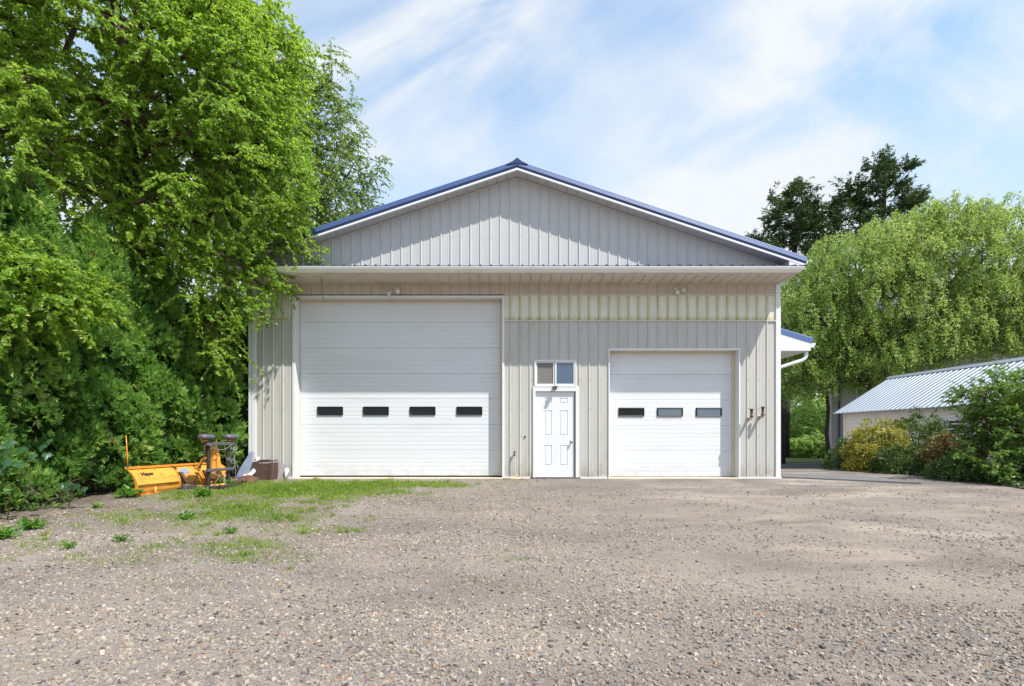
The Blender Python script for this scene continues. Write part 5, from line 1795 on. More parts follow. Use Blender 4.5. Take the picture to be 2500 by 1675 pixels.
# lettering on the back of the near section
fc = bpy.data.curves.new('lettering', 'FONT'); fc.body = 'Meyer'; fc.size = 0.105; fc.extrude = 0.0; fc.offset = 0.006
tmp = bpy.data.objects.new('lettering_source', fc); COL.objects.link(tmp)
dg = bpy.context.evaluated_depsgraph_get()
me = bpy.data.meshes.new_from_object(tmp.evaluated_get(dg))
bpy.data.objects.remove(tmp); bpy.data.curves.remove(fc)
me.name = 'lettering'
me.materials.clear(); me.materials.append(M['ink'])
lt = link('lettering', me, blade)
pa, pb = Vector((0, blade_y(0.43) - 0.012, 0.43 - 0.006)), Vector((0, blade_y(0.515) - 0.012, 0.515 - 0.006))
vy = (pb - pa).normalized(); vx = Vector((1, 0, 0)); vz = vx.cross(vy)
lt.matrix_local = Matrix(((vx.x, vy.x, vz.x, 0.20), (vx.y, vy.y, vz.y, pa.y), (vx.z, vy.z, vz.z, pa.z), (0, 0, 0, 1)))
mb = MB()
mb.quad((0.26, blade_y(0.415) - 0.005, 0.413), (0.38, blade_y(0.415) - 0.005, 0.413), (0.38, blade_y(0.424) - 0.005, 0.422), (0.26, blade_y(0.424) - 0.005, 0.422))
obj('underline', mb, M['ink'], blade)
mb = MB()
for za, zb in ((0.40, 0.445), (0.445, 0.50)):
    mb.quad((1.10, blade_y(za) - 0.005, za - 0.002), (1.33, blade_y(za) - 0.005, za - 0.002), (1.33, blade_y(zb) - 0.005, zb - 0.002), (1.10, blade_y(zb) - 0.005, zb - 0.002))
obj('decal', mb, M['decal'], blade)
# trip springs with bolts
def coil(mb, a, b, r, wire, turns):
    a, b = Vector(a), Vector(b); ax = (b - a).normalized(); u = ax.orthogonal().normalized(); s = ax.cross(u)
    n = turns * 9
    mb.tube([a + (b - a) * (i / n) + (u * math.cos(i * 2 * math.pi / 9) + s * math.sin(i * 2 * math.pi / 9)) * r for i in range(n + 1)], wire, 5)


for u in (1.03, 1.66):
    mb = MB()
    coil(mb, (u, blade_y(0.42) - 0.04, 0.43), (u + 0.05, -0.16, 0.22), 0.040, 0.013, 8)
    mb.tube([(u - 0.02, blade_y(0.54) - 0.03, 0.54), (u + 0.06, -0.20, 0.10)], 0.012, 6)
    mb.tube([(u - 0.03, blade_y(0.55) - 0.01, 0.55), (u - 0.02, blade_y(0.5) - 0.05, 0.50)], 0.022, 6)
    obj('trip_spring', mb, M['steel_dark'], plow)
# quadrant and A frame
mb = MB()
mb.box(0.90, 1.90, -0.20, -0.09, 0.06, 0.14, bev=0.01)
for ua, ub in ((0.98, 1.26), (1.86, 1.58)):
    mb.tube([(ua, -0.17, 0.11), (ub, -0.85, 0.13)], 0.045, 6)
mb.box(1.14, 1.70, -0.92, -0.80, 0.07, 0.17, bev=0.01)
obj('a_frame', mb, M['steel_dark'], plow)
mb = MB(); mb.box(0.94, 1.10, -0.26, -0.16, 0.06, 0.20, bev=0.02); mb.box(1.10, 1.34, -0.235, -0.185, 0.08, 0.17, bev=0.01)
obj('pivot_bracket', mb, M['grey_steel'], plow)
for ua, ub in ((1.18, 1.36), (1.68, 1.50)):
    mb = MB(); mb.tube([(ua, -0.30, 0.13), (ub, -0.66, 0.15)], 0.035, 10)
    cy_ = obj('angle_cylinder', mb, M['plow'], plow, True)
    mb = MB(); mb.tube([(ua, -0.18, 0.125), (ua, -0.31, 0.13)], 0.02, 8)
    obj('piston_rod', mb, M['chrome'], cy_, True)
# lamp tower and lift
mb = MB()
for u in (1.16, 1.70):
    mb.box(u - 0.035, u + 0.035, -0.62, -0.57, 0.06, 1.0, bev=0.006)
obj('tower_post', mb, M['steel_dark'], plow)
mb = MB(); mb.box(1.05, 1.82, -0.66, -0.56, 0.96, 1.025, bev=0.008)
obj('tower_crossbar', mb, M['grey_steel'], plow)
mb = MB(); mb.box(1.08, 1.80, -0.665, -0.60, 0.44, 0.50, bev=0.008)
obj('tower_crossbar', mb, M['grey_steel'], plow)
mb = MB()
mb.add([(1.30, -0.56, 0.30), (1.58, -0.56, 0.30), (1.52, -0.53, 0.92), (1.36, -0.53, 0.92), (1.30, -0.44, 0.30), (1.58, -0.44, 0.30), (1.52, -0.46, 0.92), (1.36, -0.46, 0.92)],
       [(0, 1, 2, 3), (4, 7, 6, 5), (0, 4, 5, 1), (1, 5, 6, 2), (2, 6, 7, 3), (3, 7, 4, 0)])
mb.tube([(1.44, -0.58, 0.34), (1.44, -0.58, 0.72)], 0.04, 10)
mb.tube([(1.44, -0.56, 0.80), (1.44, -0.20, 0.66), (1.44, -0.06, 0.46)], 0.03, 6)
obj('lift_cylinder', mb, M['plow'], plow)
for u in (1.10, 1.77):
    mb = MB()
    c = Vector((u, -0.60, 1.13))
    rings = []
    for t, rx_, rz_ in ((-0.17, 0.02, 0.02), (-0.165, 0.06, 0.040), (-0.14, 0.10, 0.058), (-0.08, 0.115, 0.066), (0.05, 0.115, 0.066), (0.12, 0.105, 0.06), (0.155, 0.075, 0.045), (0.17, 0.03, 0.02)):
        rings.append([(c.x + t, c.y + math.cos(a) * rx_, c.z + math.sin(a) * rz_) for a in [2 * math.pi * k / 14 for k in range(14)]])
    vs = [p for r in rings for p in r]
    mb.add(vs, [(r * 14 + k, r * 14 + (k + 1) % 14, r * 14 + 14 + (k + 1) % 14, r * 14 + 14 + k) for r in range(7) for k in range(14)] + [tuple(range(13, -1, -1)), tuple(range(98, 112))])
    hl = obj('headlamp', mb, M['lamp_shell'], plow, True)
    mb = MB(); mb.tube([(u - 0.155, -0.60, 1.106), (u - 0.06, -0.60, 1.068), (u + 0.02, -0.60, 1.066)], [0.02, 0.045, 0.03], 8)
    obj('amber_lens', mb, M['amber'], hl, True)
    mb = MB(); mb.tube([(u + 0.02, -0.60, 1.02), (u + 0.02, -0.60, 1.085)], 0.03, 8)
    obj('lamp_post', mb, M['grey_steel'], hl, True)
# chain of links hanging beside the tower
mb = MB()
for k in range(16):
    z = 0.95 - k * 0.05
    x = 1.02 + 0.015 * math.sin(k * 0.5); y = -0.62 + 0.002 * k * k * 0.6
    pts = []
    for a in range(9):
        t = a * 2 * math.pi / 8
        dx, dz = 0.014 * math.cos(t), 0.030 * math.sin(t)
        pts.append((x + (dx if k % 2 else 0), y + (0 if k % 2 else dx), z + dz))
    mb.tube(pts, 0.0055, 5, cap=False)
obj('lift_chain', mb, M['rust'], plow)
mb = MB()
for k, (u, ph) in enumerate(((1.78, 0.0), (1.80, 1.2), (1.74, 2.4))):
    pts = [(u + 0.09 * math.sin(t * 2.1 + ph) + 0.05 * math.sin(t), -0.63 + 0.05 * math.cos(t * 1.3 + ph), 0.97 - 0.17 * t * 0.42 + 0.06 * math.cos(t * 2.1 + ph)) for t in np.linspace(0, 6.5, 34)]
    mb.tube(pts, 0.007, 5)
obj('cable_loop', mb, M['wire'], plow, True)
mb = MB(); mb.tube([(1.10, -0.66, 0.98), (1.30, -0.67, 0.88), (1.52, -0.67, 0.87), (1.74, -0.66, 0.98)], 0.008, 5)
obj('cable', mb, M['wire'], plow, True)
mb = MB(); mb.tube([(1.82, -0.63, 0.95), (1.86, -0.64, 0.5), (1.84, -0.66, 0.3), (2.1, -0.72, 0.16)], 0.008, 5)
obj('cable', mb, M['wire'], plow, True)
mb = MB(); mb.tube([(1.16, -0.64, 0.44), (1.34, -0.70, 0.34), (1.20, -0.66, 0.16)], 0.012, 6)
obj('cable', mb, M['wire'], plow, True)
mb = MB(); mb.tube([(1.62, -0.60, 0.40), (1.52, -0.64, 0.22), (1.60, -0.70, 0.10)], 0.011, 6)
obj('cable', mb, M['wire'], plow, True)
# rusty push beams behind the tower
mb = MB()
mb.tube([(1.72, -0.72, 0.12), (2.12, -0.86, 0.12), (2.34, -0.68, 0.18)], 0.035, 4)
mb.tube([(1.80, -0.42, 0.28), (2.34, -0.66, 0.24)], 0.028, 4)
mb.add([(2.14, -0.80, 0.10), (2.40, -0.80, 0.20), (2.34, -0.58, 0.28), (2.18, -0.50, 0.24), (2.14, -0.80, 0.13), (2.40, -0.80, 0.23), (2.34, -0.58, 0.31), (2.18, -0.50, 0.27)],
       [(0, 1, 2, 3), (4, 7, 6, 5), (0, 4, 5, 1), (1, 5, 6, 2), (2, 6, 7, 3), (3, 7, 4, 0)])
mb.tube([(1.92, -0.5, 0.04), (2.06, -0.6, 0.20), (2.25, -0.66, 0.22)], 0.05, 5)
obj('push_beam', mb, M['rust'], plow)
mb = MB(); mb.lathe([(-0.03, 0.05), (-0.03, 0.085), (0.03, 0.085), (0.03, 0.05)], (1.62, -0.92, 0.09), (0, 1, 0), 14)
obj('pump_hub', mb, M['steel_dark'], plow)

# ------------------------------------------------------------------ things at the garage corner
M['crate'] = painted('dark_brown_board', (0.085, 0.048, 0.042), 0.25, 0.8, 7.0, True, dirt=(4.0, (0.14, 0.09, 0.06), 0.6))
bx0, bx1 = pxX(622, 12.95), pxX(674, 12.95)
gy_ = -0.20
bxg = gzf(bx0, gy_)
crate = empty('wooden_box', ((bx0 + bx1) / 2, gy_, bxg - 0.01), R(-3))
tag(crate, 'dark brown plank box standing against the garage corner', 'box')
w = (bx1 - bx0) / 2
for k, (za, zb) in enumerate(((0.0, 0.135), (0.139, 0.265), (0.269, 0.385))):
    mb = MB(); mb.box(-w, w, -0.17, -0.145, za, zb, bev=0.004); obj('plank', mb, M['crate'], crate)
for sx in (-1, 1):
    mb = MB(); mb.box(sx * (w - 0.012) - 0.012, sx * (w - 0.012) + 0.012, -0.144, 0.10, 0.0, 0.40, bev=0.004); obj('side_board', mb, M['crate'], crate)
mb = MB(); mb.box(w - 0.075, w - 0.005, -0.190, -0.171, 0.0, 0.40, bev=0.004); obj('corner_batten', mb, M['crate'], crate)
mb = MB()
mb.add([(-w + 0.02, -0.17, 0.392), (w + 0.0, -0.175, 0.42), (w, 0.10, 0.44), (-w + 0.02, 0.10, 0.41), (-w + 0.02, -0.17, 0.41), (w + 0.0, -0.175, 0.438), (w, 0.10, 0.458), (-w + 0.02, 0.10, 0.43)],
       [(0, 3, 2, 1), (4, 5, 6, 7), (0, 1, 5, 4), (1, 2, 6, 5), (2, 3, 7, 6), (3, 0, 4, 7)])
obj('lid', mb, M['crate'], crate)
mb = MB(); mb.box(-w + 0.05, w - 0.12, -0.165, 0.02, 0.447, 0.463, bev=0.003)
obj('loose_plank', mb, M['crate'], crate)
# bent grey flashing piece right of the box
M['flash'] = painted('weathered_grey_board', (0.30, 0.285, 0.27), 0.2, 0.7, 8.0, True, dirt=(12, (0.12, 0.10, 0.09), 0.7))
fx0, fx1 = pxX(677, 13.05), pxX(709, 13.05)
fz = gzf(fx0, -0.12)
fb = empty('grey_board', ((fx0 + fx1) / 2, -0.10, fz)); tag(fb, 'short weathered grey board leaning at the wall between the brown box and the tall door', 'board')
w = (fx1 - fx0) / 2
mb = MB(); mb.add([(-w, -0.05, 0), (w * 0.55, -0.05, 0), (w, -0.0, 0.30), (-w, 0.02, 0.30), (-w, -0.025, 0), (w * 0.55, -0.025, 0), (w, 0.025, 0.30), (-w, 0.045, 0.30)],
                [(0, 1, 2, 3), (4, 7, 6, 5), (0, 4, 5, 1), (1, 5, 6, 2), (2, 6, 7, 3), (3, 7, 4, 0)])
obj('board', mb, M['flash'], fb)
mb = MB(); mb.lathe([(0, 0.03), (0.08, 0.035), (0.16, 0.06), (0.20, 0.055), (0.24, 0.02)], (w * 0.35, -0.07, 0.02), (0.1, 0.2, 1), 10)
obj('foam_lump', mb, M['lampwhite'], fb, True)
# grey plastic sheet leaning on the downspout, and its flexible outlet pipe
M['tarp'] = painted('slate_blue_sheet', (0.16, 0.19, 0.26), 0.12, 0.5, 5.0)
sh = empty('plastic_sheet', (pxX(600, 12.9), -0.35, gzf(-6.0, -0.35))); tag(sh, 'slate blue plastic sheet propped against the corner downspout', 'sheet')
mb = MB()
pl = [(-0.17, -0.10, 0.0), (-0.05, -0.12, 0.0), (0.09, -0.06, 0.02), (0.13, 0.06, 0.30), (0.10, 0.22, 0.60), (0.05, 0.24, 0.66), (-0.06, 0.10, 0.40), (-0.12, 0.0, 0.22)]
mb.add(pl + [(p[0] + 0.01, p[1] + 0.02, p[2]) for p in pl], [tuple(range(8)), tuple(range(15, 7, -1))] + [(i, i + 8, (i + 1) % 8 + 8, (i + 1) % 8) for i in range(8)])
obj('sheet', mb, M['tarp'], sh)
pp = empty('drain_hose', (pxX(608, 12.8), -0.42, gzf(-6.0, -0.4))); tag(pp, 'short white ribbed drain hose bent below the corner downspout', 'drain pipe')
mb = MB()
cp = [Vector((-0.06, -0.06, 0.10)), Vector((0.0, -0.06, 0.09)), Vector((0.06, -0.02, 0.13)), Vector((0.10, 0.06, 0.20)), Vector((0.10, 0.16, 0.29)), Vector((0.07, 0.30, 0.42)), Vector((0.06, 0.36, 0.50))]
fine = []
for i in range(len(cp) - 1):
    for k in range(8):
        fine.append(cp[i].lerp(cp[i + 1], k / 8))
mb.tube(fine, [0.045 + (0.005 if i % 2 else -0.002) for i in range(len(fine))], 12)
obj('ribbed_pipe', mb, M['trim'], pp, True)

# hose hanging from the tap and coiled on the ground
hose = MB()
hp = [Vector((hx, -0.105, hz - 0.05))]
for t in np.linspace(0.05, 1, 14):
    hp.append(Vector((hx + 0.10 * t ** 3 + 0.02 * math.sin(t * 6), -0.11 - 0.03 * t, (hz - 0.06) * (1 - t) + 0.03 * t)))
gz_h = gzf(hx, -0.2)
for t in np.linspace(0, 1, 70):
    a = t * 2 * math.pi * 3.2 + 0.4
    hp.append(Vector((hx - 0.02 + (0.19 + 0.03 * math.sin(3 * a)) * math.cos(a) * 1.15, -0.22 + 0.10 * math.sin(a), gz_h + 0.018 + 0.022 * t + 0.006 * math.sin(2.3 * a))))
hp += [Vector((hx - 0.30, -0.22, gz_h + 0.02)), Vector((hx - 0.40, -0.25, gz_h + 0.016))]
hose.tube(hp, 0.0095, 8)
ho = Vector((hx, -0.2, gz_h))
hose.v = [tuple(Vector(v) - ho) for v in hose.v]
hobj = obj('hose', hose, M['hose'], None, True, ho)
tag(hobj, 'thin cream hose hanging from the rusty tap and coiled on the gravel', 'hose')

# ------------------------------------------------------------------ small plants and litter
def weed(px, py, size, n, L, W, label, mat='weed', upb=0.55, Z=None):
    # find ground point under the pixel
    Zc = 6.0
    for _ in range(40):
        x = pxX(px, Zc); y = CAMY + Zc
        Zc = (CAMZ - gzf(x, y)) * FPX / (py - 1064)
    x = pxX(px, Zc); y = CAMY + Zc
    g = gzf(x, y)
    root = empty('weed', (x, y, g)); tag(root, label, 'weed', 'green weeds in the gravel')
    a = rng.random(n) * 6.28; e = 0.25 + rng.random(n) * 1.0
    d = np.stack([np.cos(a) * np.cos(e), np.sin(a) * np.cos(e), np.sin(e) * upb * 1.4], 1)
    p = d * (size * 0.5 * rng.random((n, 1))) * np.array([1, 1, 0.9]) + np.array([0, 0, 0.012])
    v, f = leaf_arrays(p, d + rng.normal(size=(n, 3)) * 0.35, np.array([0, 0, 1.0]) + rng.normal(size=(n, 3)) * 0.4, L * (0.6 + 0.7 * rng.random(n)), W * (0.6 + 0.7 * rng.random(n)), 0.15, 0.25)
    tt = np.repeat(np.clip(0.55 + rng.normal(size=n) * 0.25, 0, 1), 4)
    link('leaves', fast_mesh('leaves', v, f, M[mat], {'tint': tt}), root)
    mb = MB()
    for k in range(5):
        q = d[k] * size * 0.6
        mb.tube([(0, 0, 0), tuple(q * 0.6), tuple(q)], [0.005, 0.004, 0.002], 4)
    obj('stem', mb, M[mat], root)


weed(78, 1292, 0.34, 150, 0.075, 0.032, 'bushy green weed in the gravel near the hedge shade, left of the plow')
weed(12, 1315, 0.32, 130, 0.075, 0.035, 'bright green weed cut by the picture edge below the hedge')
weed(316, 1214, 0.36, 46, 0.15, 0.10, 'broad leaved weed under the near end of the plow blade')
weed(455, 1268, 0.26, 100, 0.06, 0.025, 'feathery green weed in the thin grass below the plow')
weed(500, 1212, 0.34, 140, 0.09, 0.045, 'leafy weed under the middle of the plow blade')
weed(545, 1188, 0.40, 130, 0.09, 0.045, 'leafy weed under the far end of the plow frame')
weed(238, 1240, 0.15, 26, 0.06, 0.04, 'tiny weed on bare gravel between hedge and plow')
weed(565, 1302, 0.18, 70, 0.05, 0.022, 'bright tuft weed in the sparse grass nearest the camera')
weed(170, 1340, 0.20, 60, 0.05, 0.022, 'small low weed in the gravel between plow and picture edge')
weed(300, 1322, 0.22, 70, 0.05, 0.022, 'small spreading weed in the stony gravel below the bushy ones')


def grass_density(x, y):
    p = np.stack([x, y, x * 0], 1)
    n = vnoise(p, 1.6, 3.0) * 0.5 + vnoise(p, 4.1, 1.0) * 0.35 + vnoise(p, 9.0, 5.0) * 0.25
    # a broad lens of turf along the front of the tall door, thinning to the right and towards the camera
    near = np.exp(-(((x + 4.3) / 2.2) ** 2 + ((y + 1.75) / 1.15) ** 2) * 0.9)
    strip = np.exp(-(((x + 2.4) / 2.0) ** 2 + ((y + 1.25) / 0.55) ** 2)) * 0.85
    band = np.exp(-(((x + 4.3 + 0.10 * (y + 4)) / 1.25) ** 2 + ((y + 4.1) / 1.7) ** 2)) * 0.86
    low = np.exp(-(((x + 3.6) / 1.5) ** 2 + ((y + 6.2) / 1.4) ** 2)) * 0.44
    edge = np.exp(-(((x + 6.0) / 0.7) ** 2 + ((y + 2.2) / 1.6) ** 2)) * 0.6
    wide = np.exp(-(((x + 4.6) / 2.3) ** 2 + ((y + 4.6) / 3.0) ** 2)) * 0.38
    d = np.maximum.reduce([near * 1.35, strip * 1.2, band, low, edge, wide])
    return np.clip(d + n * 0.50 - 0.20, 0, 1.15) * (y < -0.12)


N = 520000
x = rng.uniform(-7.6, 0.4, N); y = rng.uniform(-8.6, -0.1, N)
den = grass_density(x, y)
keep = rng.random(N) < den * 0.62
x, y, den = x[keep], y[keep], den[keep]
m = len(x)
pos = np.stack([x, y, gz(x, y) - 0.003], 1)
hgt = (0.020 + 0.042 * den) * (0.5 + 0.9 * rng.random(m))
ax = np.stack([rng.normal(size=m) * 0.55, rng.normal(size=m) * 0.55, np.full(m, 0.85)], 1)
# loose taller tufts standing in the turf and the stones
tx, ty = rng.uniform(-7.2, -0.5, 1400), rng.uniform(-8.4, -0.2, 1400)
tk = rng.random(1400) < np.clip(grass_density(tx, ty) * 0.8 + 0.015 * (tx < -2.0), 0, 1)
tx, ty = np.repeat(tx[tk], 26), np.repeat(ty[tk], 26)
spread = np.repeat(0.02 + 0.05 * rng.random(tk.sum()), 26)
tx = tx + rng.normal(size=len(tx)) * spread; ty = ty + rng.normal(size=len(tx)) * spread
pos = np.concatenate([pos, np.stack([tx, ty, gz(tx, ty) - 0.003], 1)])
hgt = np.concatenate([hgt * (0.45 + 1.1 * rng.random(m) ** 2), np.repeat(0.04 + 0.06 * rng.random(tk.sum()), 26) * (0.5 + 0.7 * rng.random(len(tx)))])
m = len(pos)
ax = np.stack([rng.normal(size=m) * 0.55, rng.normal(size=m) * 0.55, np.full(m, 0.85)], 1)
v, f = leaf_arrays(pos, ax, np.stack([rng.normal(size=m), rng.normal(size=m), np.full(m, 0.3)], 1), hgt, 0.007 + 0.006 * rng.random(m), 0.1, 0.25)
tt = np.repeat(np.clip(0.5 + 0.16 * vnoise(pos, 1.3, 2.0) + rng.normal(size=m) * 0.2, 0, 1), 4)
kind(link('grass', fast_mesh('grass', v, f, M['grass'], {'tint': tt})), 'stuff')
# dry mossy fringe on the camera side of the turf and thin tufts in the stones
N = 160000
x = rng.uniform(-6.5, 3.0, N); y = rng.uniform(-10.3, -1.2, N)
p = np.stack([x, y, x * 0], 1)
nn = vnoise(p, 1.2, 8.0) * 0.5 + vnoise(p, 3.3, 2.0) * 0.4 + vnoise(p, 8.0, 6.0) * 0.3
fr = np.exp(-(((x + 2.8) / 1.5) ** 2 + ((y + 2.55) / 0.45) ** 2)) * 0.9
sc = np.exp(-(((x + 2.6) / 2.3) ** 2 + ((y + 6.8) / 1.7) ** 2)) * 0.30
den = np.clip(np.maximum(fr, sc) + nn * 0.38 - 0.22, 0, 1)
keep = rng.random(N) < den * 0.30
x, y = x[keep], y[keep]; m = len(x)
pos = np.stack([x, y, gz(x, y) - 0.002], 1)
ax = np.stack([rng.normal(size=m), rng.normal(size=m), np.full(m, 0.55)], 1)
v, f = leaf_arrays(pos, ax, rand_unit(m), 0.02 + 0.02 * rng.random(m), 0.008 + 0.006 * rng.random(m), 0.1, 0.2)
kind(link('dry_moss', fast_mesh('dry_moss', v, f, M['moss'], {'tint': np.repeat(rng.random(m), 4)})), 'stuff')

# dead twigs at the foot of the hedge
for i, (pts, lab) in enumerate((
        ([(-2, 1183, 8.9), (22, 1166, 8.95), (60, 1152, 9.0), (70, 1156, 9.05)], 'pale forked dead branch sticking out of the hedge at the picture edge'),
        ([(28, 1172, 9.0), (58, 1190, 9.0), (75, 1205, 8.9), (100, 1206, 8.9)], 'thin drooping dead branch below the forked one'),
        ([(135, 1205, 9.3), (148, 1222, 9.2), (150, 1195, 9.2), (151, 1178, 9.3)], 'upright dead twig at the hedge foot beside the maple seedling'))):
    q = [P(*a) for a in pts]
    for w_ in q:
        w_.z = max(w_.z, gzf(w_.x, w_.y) + 0.01)
    q0 = q[0].copy()
    mb = MB()
    mb.tube([w_ - q0 for w_ in q], [0.011, 0.009, 0.007, 0.003], 6)
    for k in range(1, len(q)):
        for s in range(3):
            a0 = q[k - 1].lerp(q[k], 0.3 + 0.25 * s) - q0
            dv = Vector((random.uniform(-.3, .35), random.uniform(-.15, .15), random.uniform(-.2, .2)))
            mb.tube([a0, a0 + dv * 0.5 + Vector((0, 0, 0.02)), a0 + dv], [0.006, 0.004, 0.002], 4)
    o = obj('dead_branch', mb, M['dead'], None, True, q0)
    tag(o, lab, 'branch', 'dead twigs at the hedge foot')

# seedlings with big lobed leaves: every leaf a piece
def maple_leaf_mesh():
    pts = [(0, 0), (0.18, -0.04), (0.42, -0.02), (0.34, 0.14), (0.55, 0.30), (0.40, 0.36), (0.46, 0.60), (0.27, 0.52), (0.16, 0.66), (0.12, 0.85), (0, 1.06)]
    pts = pts + [(-a, b) for a, b in pts[-2:0:-1]]
    mb = MB()
    vs = [(0, 0.35, 0.03)] + [(a, b, -0.10 * (abs(a) ** 1.2) - 0.10 * max(0, b - 0.4)) for a, b in pts]
    n = len(pts)
    mb.add(vs, [(0, 1 + i, 1 + (i + 1) % n) for i in range(n)])
    me = mb.mesh('leaf', M['maple'])
    at = me.attributes.new('tint', 'FLOAT', 'POINT'); at.data.foreach_set('value', [0.6] * len(me.vertices))
    return me


LEAF = maple_leaf_mesh()
for (leaves, basep, lab) in (
        ([(18, 1100, 8.05, .20), (62, 1092, 8.1, .24), (80, 1108, 8.05, .17), (20, 1120, 8.0, .24), (45, 1128, 7.98, .22), (5, 1085, 8.1, .2), (108, 1085, 8.2, .20), (115, 1106, 8.15, .17), (122, 1072, 8.2, .15), (6, 1140, 8.0, .2), (30, 1075, 8.15, .18)], (15, 8.3), 'maple seedling with large dark lobed leaves before the leftmost hedge tree'),
        ([(150, 1180, 9.15, .16), (168, 1178, 9.1, .18), (190, 1182, 9.1, .2), (205, 1190, 9.1, .16), (160, 1192, 9.05, .15)], (165, 9.3), 'lower maple seedling with lobed leaves at the hedge foot near the plow')):
    bx = pxX(basep[0], basep[1]); by = CAMY + basep[1]
    g = gzf(bx, by)
    root = empty('maple_seedling', (bx, by, g)); tag(root, lab, 'seedling')
    O = Vector((bx, by, g))
    mb = MB()
    for (px, py, Z, s) in leaves:
        s *= 0.72
        c = P(px, py, Z) - O
        lf = link('leaf', LEAF, root)
        d = Vector((random.uniform(-.5, .6), -0.6, random.uniform(-1.0, -0.4))).normalized()
        nn = (Vector((random.uniform(-.2, .5), -0.55, 0.8))).normalized()
        xa = d.cross(nn).normalized(); nn = xa.cross(d)
        lf.matrix_local = Matrix(((xa.x * s, d.x * s, nn.x * s, c.x), (xa.y * s, d.y * s, nn.y * s, c.y), (xa.z * s, d.z * s, nn.z * s, c.z), (0, 0, 0, 1)))
        mb.tube([(c.x * 0.75, c.y * 0.75 + 0.06, c.z - 0.10), (c.x * 0.9, c.y * 0.9 + 0.02, c.z - 0.03), tuple(c)], [0.004, 0.003, 0.002], 5)
    mb.tube([(0, 0.02, -0.02), (0.02, 0.04, 0.25), (0.0, 0.05, 0.55)], [0.008, 0.006, 0.003], 6)
    obj('stem', mb, M['bark'], root, True)

# ------------------------------------------------------------------ loose stones of the gravel
CUBE = np.array([[-1, -1, -1], [1, -1, -1], [1, 1, -1], [-1, 1, -1], [-1, -1, 1], [1, -1, 1], [1, 1, 1], [-1, 1, 1]], float)
CF = np.array([[4, 5, 6], [4, 6, 7], [0, 1, 5], [0, 5, 4], [1, 2, 6], [1, 6, 5], [2, 3, 7], [2, 7, 6], [3, 0, 4], [3, 4, 7]])


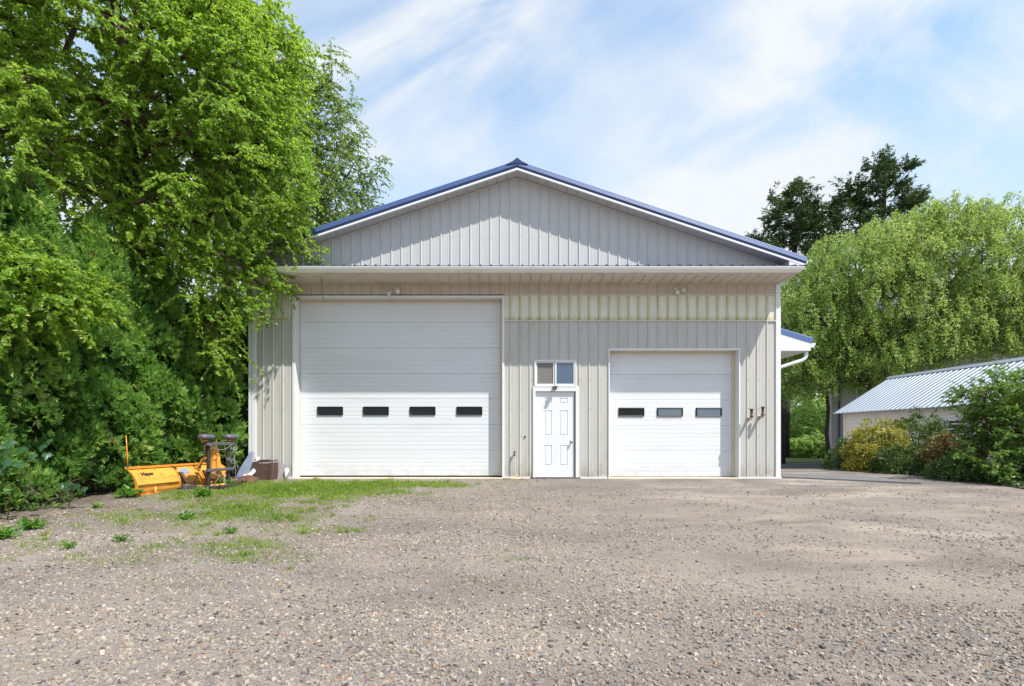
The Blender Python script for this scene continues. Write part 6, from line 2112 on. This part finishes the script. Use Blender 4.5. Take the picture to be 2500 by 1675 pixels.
def stones(n, y0, y1, smin, smax, pw=2.2):
    yy = rng.uniform(y0, y1, int(n * 2.2))
    Zc = yy - CAMY
    xx = (rng.random(len(yy)) * 2 - 1) * (0.97 * Zc + 0.4)
    p = np.stack([xx, yy, xx * 0], 1)
    nz = vnoise(p, 0.9, 4.0) * 0.5 + vnoise(p, 2.4, 9.0) * 0.4
    right_mid = sstep(0.0, 4.0, xx) * sstep(-9.3, -7.5, yy)
    den = np.clip(0.62 + 0.5 * nz - 0.42 * right_mid, 0.05, 1)
    turf = np.clip(grass_density(xx, yy), 0, 1) * (yy < -0.1)
    den = den * (1 - 0.85 * turf)
    bed = (xx > 9.6) | (xx < -7.4 + 0.2 * (yy + 6))
    k = (rng.random(len(yy)) < den) & ~((xx > WX0 - 0.1) & (xx < WX1 + 0.1) & (yy > -0.12)) & ~bed
    xx, yy = xx[k][:n], yy[k][:n]
    m = len(xx)
    s = smin + (smax - smin) * rng.random(m) ** pw
    sc = np.stack([s * (0.75 + 0.6 * rng.random(m)), s * (0.6 + 0.5 * rng.random(m)), s * (0.28 + 0.38 * rng.random(m))], 1) * 0.5
    v = CUBE[None] * (1 + 0.34 * (rng.random((m, 8, 3)) * 2 - 1))
    v[:, 4:, :2] *= (0.62 + 0.3 * rng.random((m, 1, 1)))
    v = v * sc[:, None, :]
    # tilt then spin
    tl = rng.normal(size=m) * 0.28; t2 = rng.normal(size=m) * 0.28; a = rng.random(m) * 6.283
    ct, st = np.cos(tl), np.sin(tl)
    vy, vz = v[..., 1] * ct[:, None] - v[..., 2] * st[:, None], v[..., 1] * st[:, None] + v[..., 2] * ct[:, None]
    c2, s2 = np.cos(t2), np.sin(t2)
    vx, vz = v[..., 0] * c2[:, None] + vz * s2[:, None], -v[..., 0] * s2[:, None] + vz * c2[:, None]
    ca, sa = np.cos(a)[:, None], np.sin(a)[:, None]
    X = vx * ca - vy * sa + xx[:, None]; Y = vx * sa + vy * ca + yy[:, None]
    Zz = vz + (gz(xx, yy) + sc[:, 2] * 0.45)[:, None]
    V = np.stack([X, Y, Zz], -1).reshape(-1, 3)
    F = (np.arange(m)[:, None, None] * 8 + CF[None]).reshape(-1, 3)
    return V, F, np.repeat(np.clip(0.52 + 0.24 * rng.normal(size=m), 0, 0.995), 8)


t_ = NT('crushed_stone')
c_ = t_.ramp(t_.attr('tint'), STONE_STOPS, 'LINEAR')
c_ = t_.mixc(1.0, c_, t_.ramp(t_.noise(120, 4, 0.7), [(0.25, 0.72), (0.75, 1.22)]), 'MULTIPLY')
c_ = t_.mixc(1.0, c_, t_.ramp(t_.noise(0.33, 6, 0.62, t_.mapped((1, 2.2, 1), (5, 2, 0), (0, 0, R(-8)))), [(0.30, (0.78, 0.77, 0.76)), (0.5, (0.98, 0.97, 0.96)), (0.70, (1.12, 1.1, 1.07))]), 'MULTIPLY')
t_.base(c_); t_.set(Roughness=0.85); t_.bsdf.inputs["Specular IOR Level"].default_value = 0.3
t_.bump(t_.noise(160, 3), 0.3, 0.003)
M['stone'] = t_.mat
sv, sf, stt = [], [], []
cnt = 0
for (n, y0, y1, a, b, pw) in ((33000, -10.75, -8.6, 0.005, 0.031, 2.3), (30000, -8.8, -6.0, 0.007, 0.029, 2.6), (16000, -6.2, -2.5, 0.010, 0.036, 2.8), (7000, -2.6, -0.13, 0.012, 0.034, 2.8), (2500, 0.0, 4.0, 0.015, 0.04, 2.0)):
    v, f, t = stones(n, y0, y1, a, b, pw)
    sv.append(v); sf.append(f + cnt); stt.append(t); cnt += len(v)
kind(link('gravel_stones', fast_mesh('gravel_stones', np.concatenate(sv), np.concatenate(sf), M['stone'], {'tint': np.concatenate(stt)})), 'stuff')
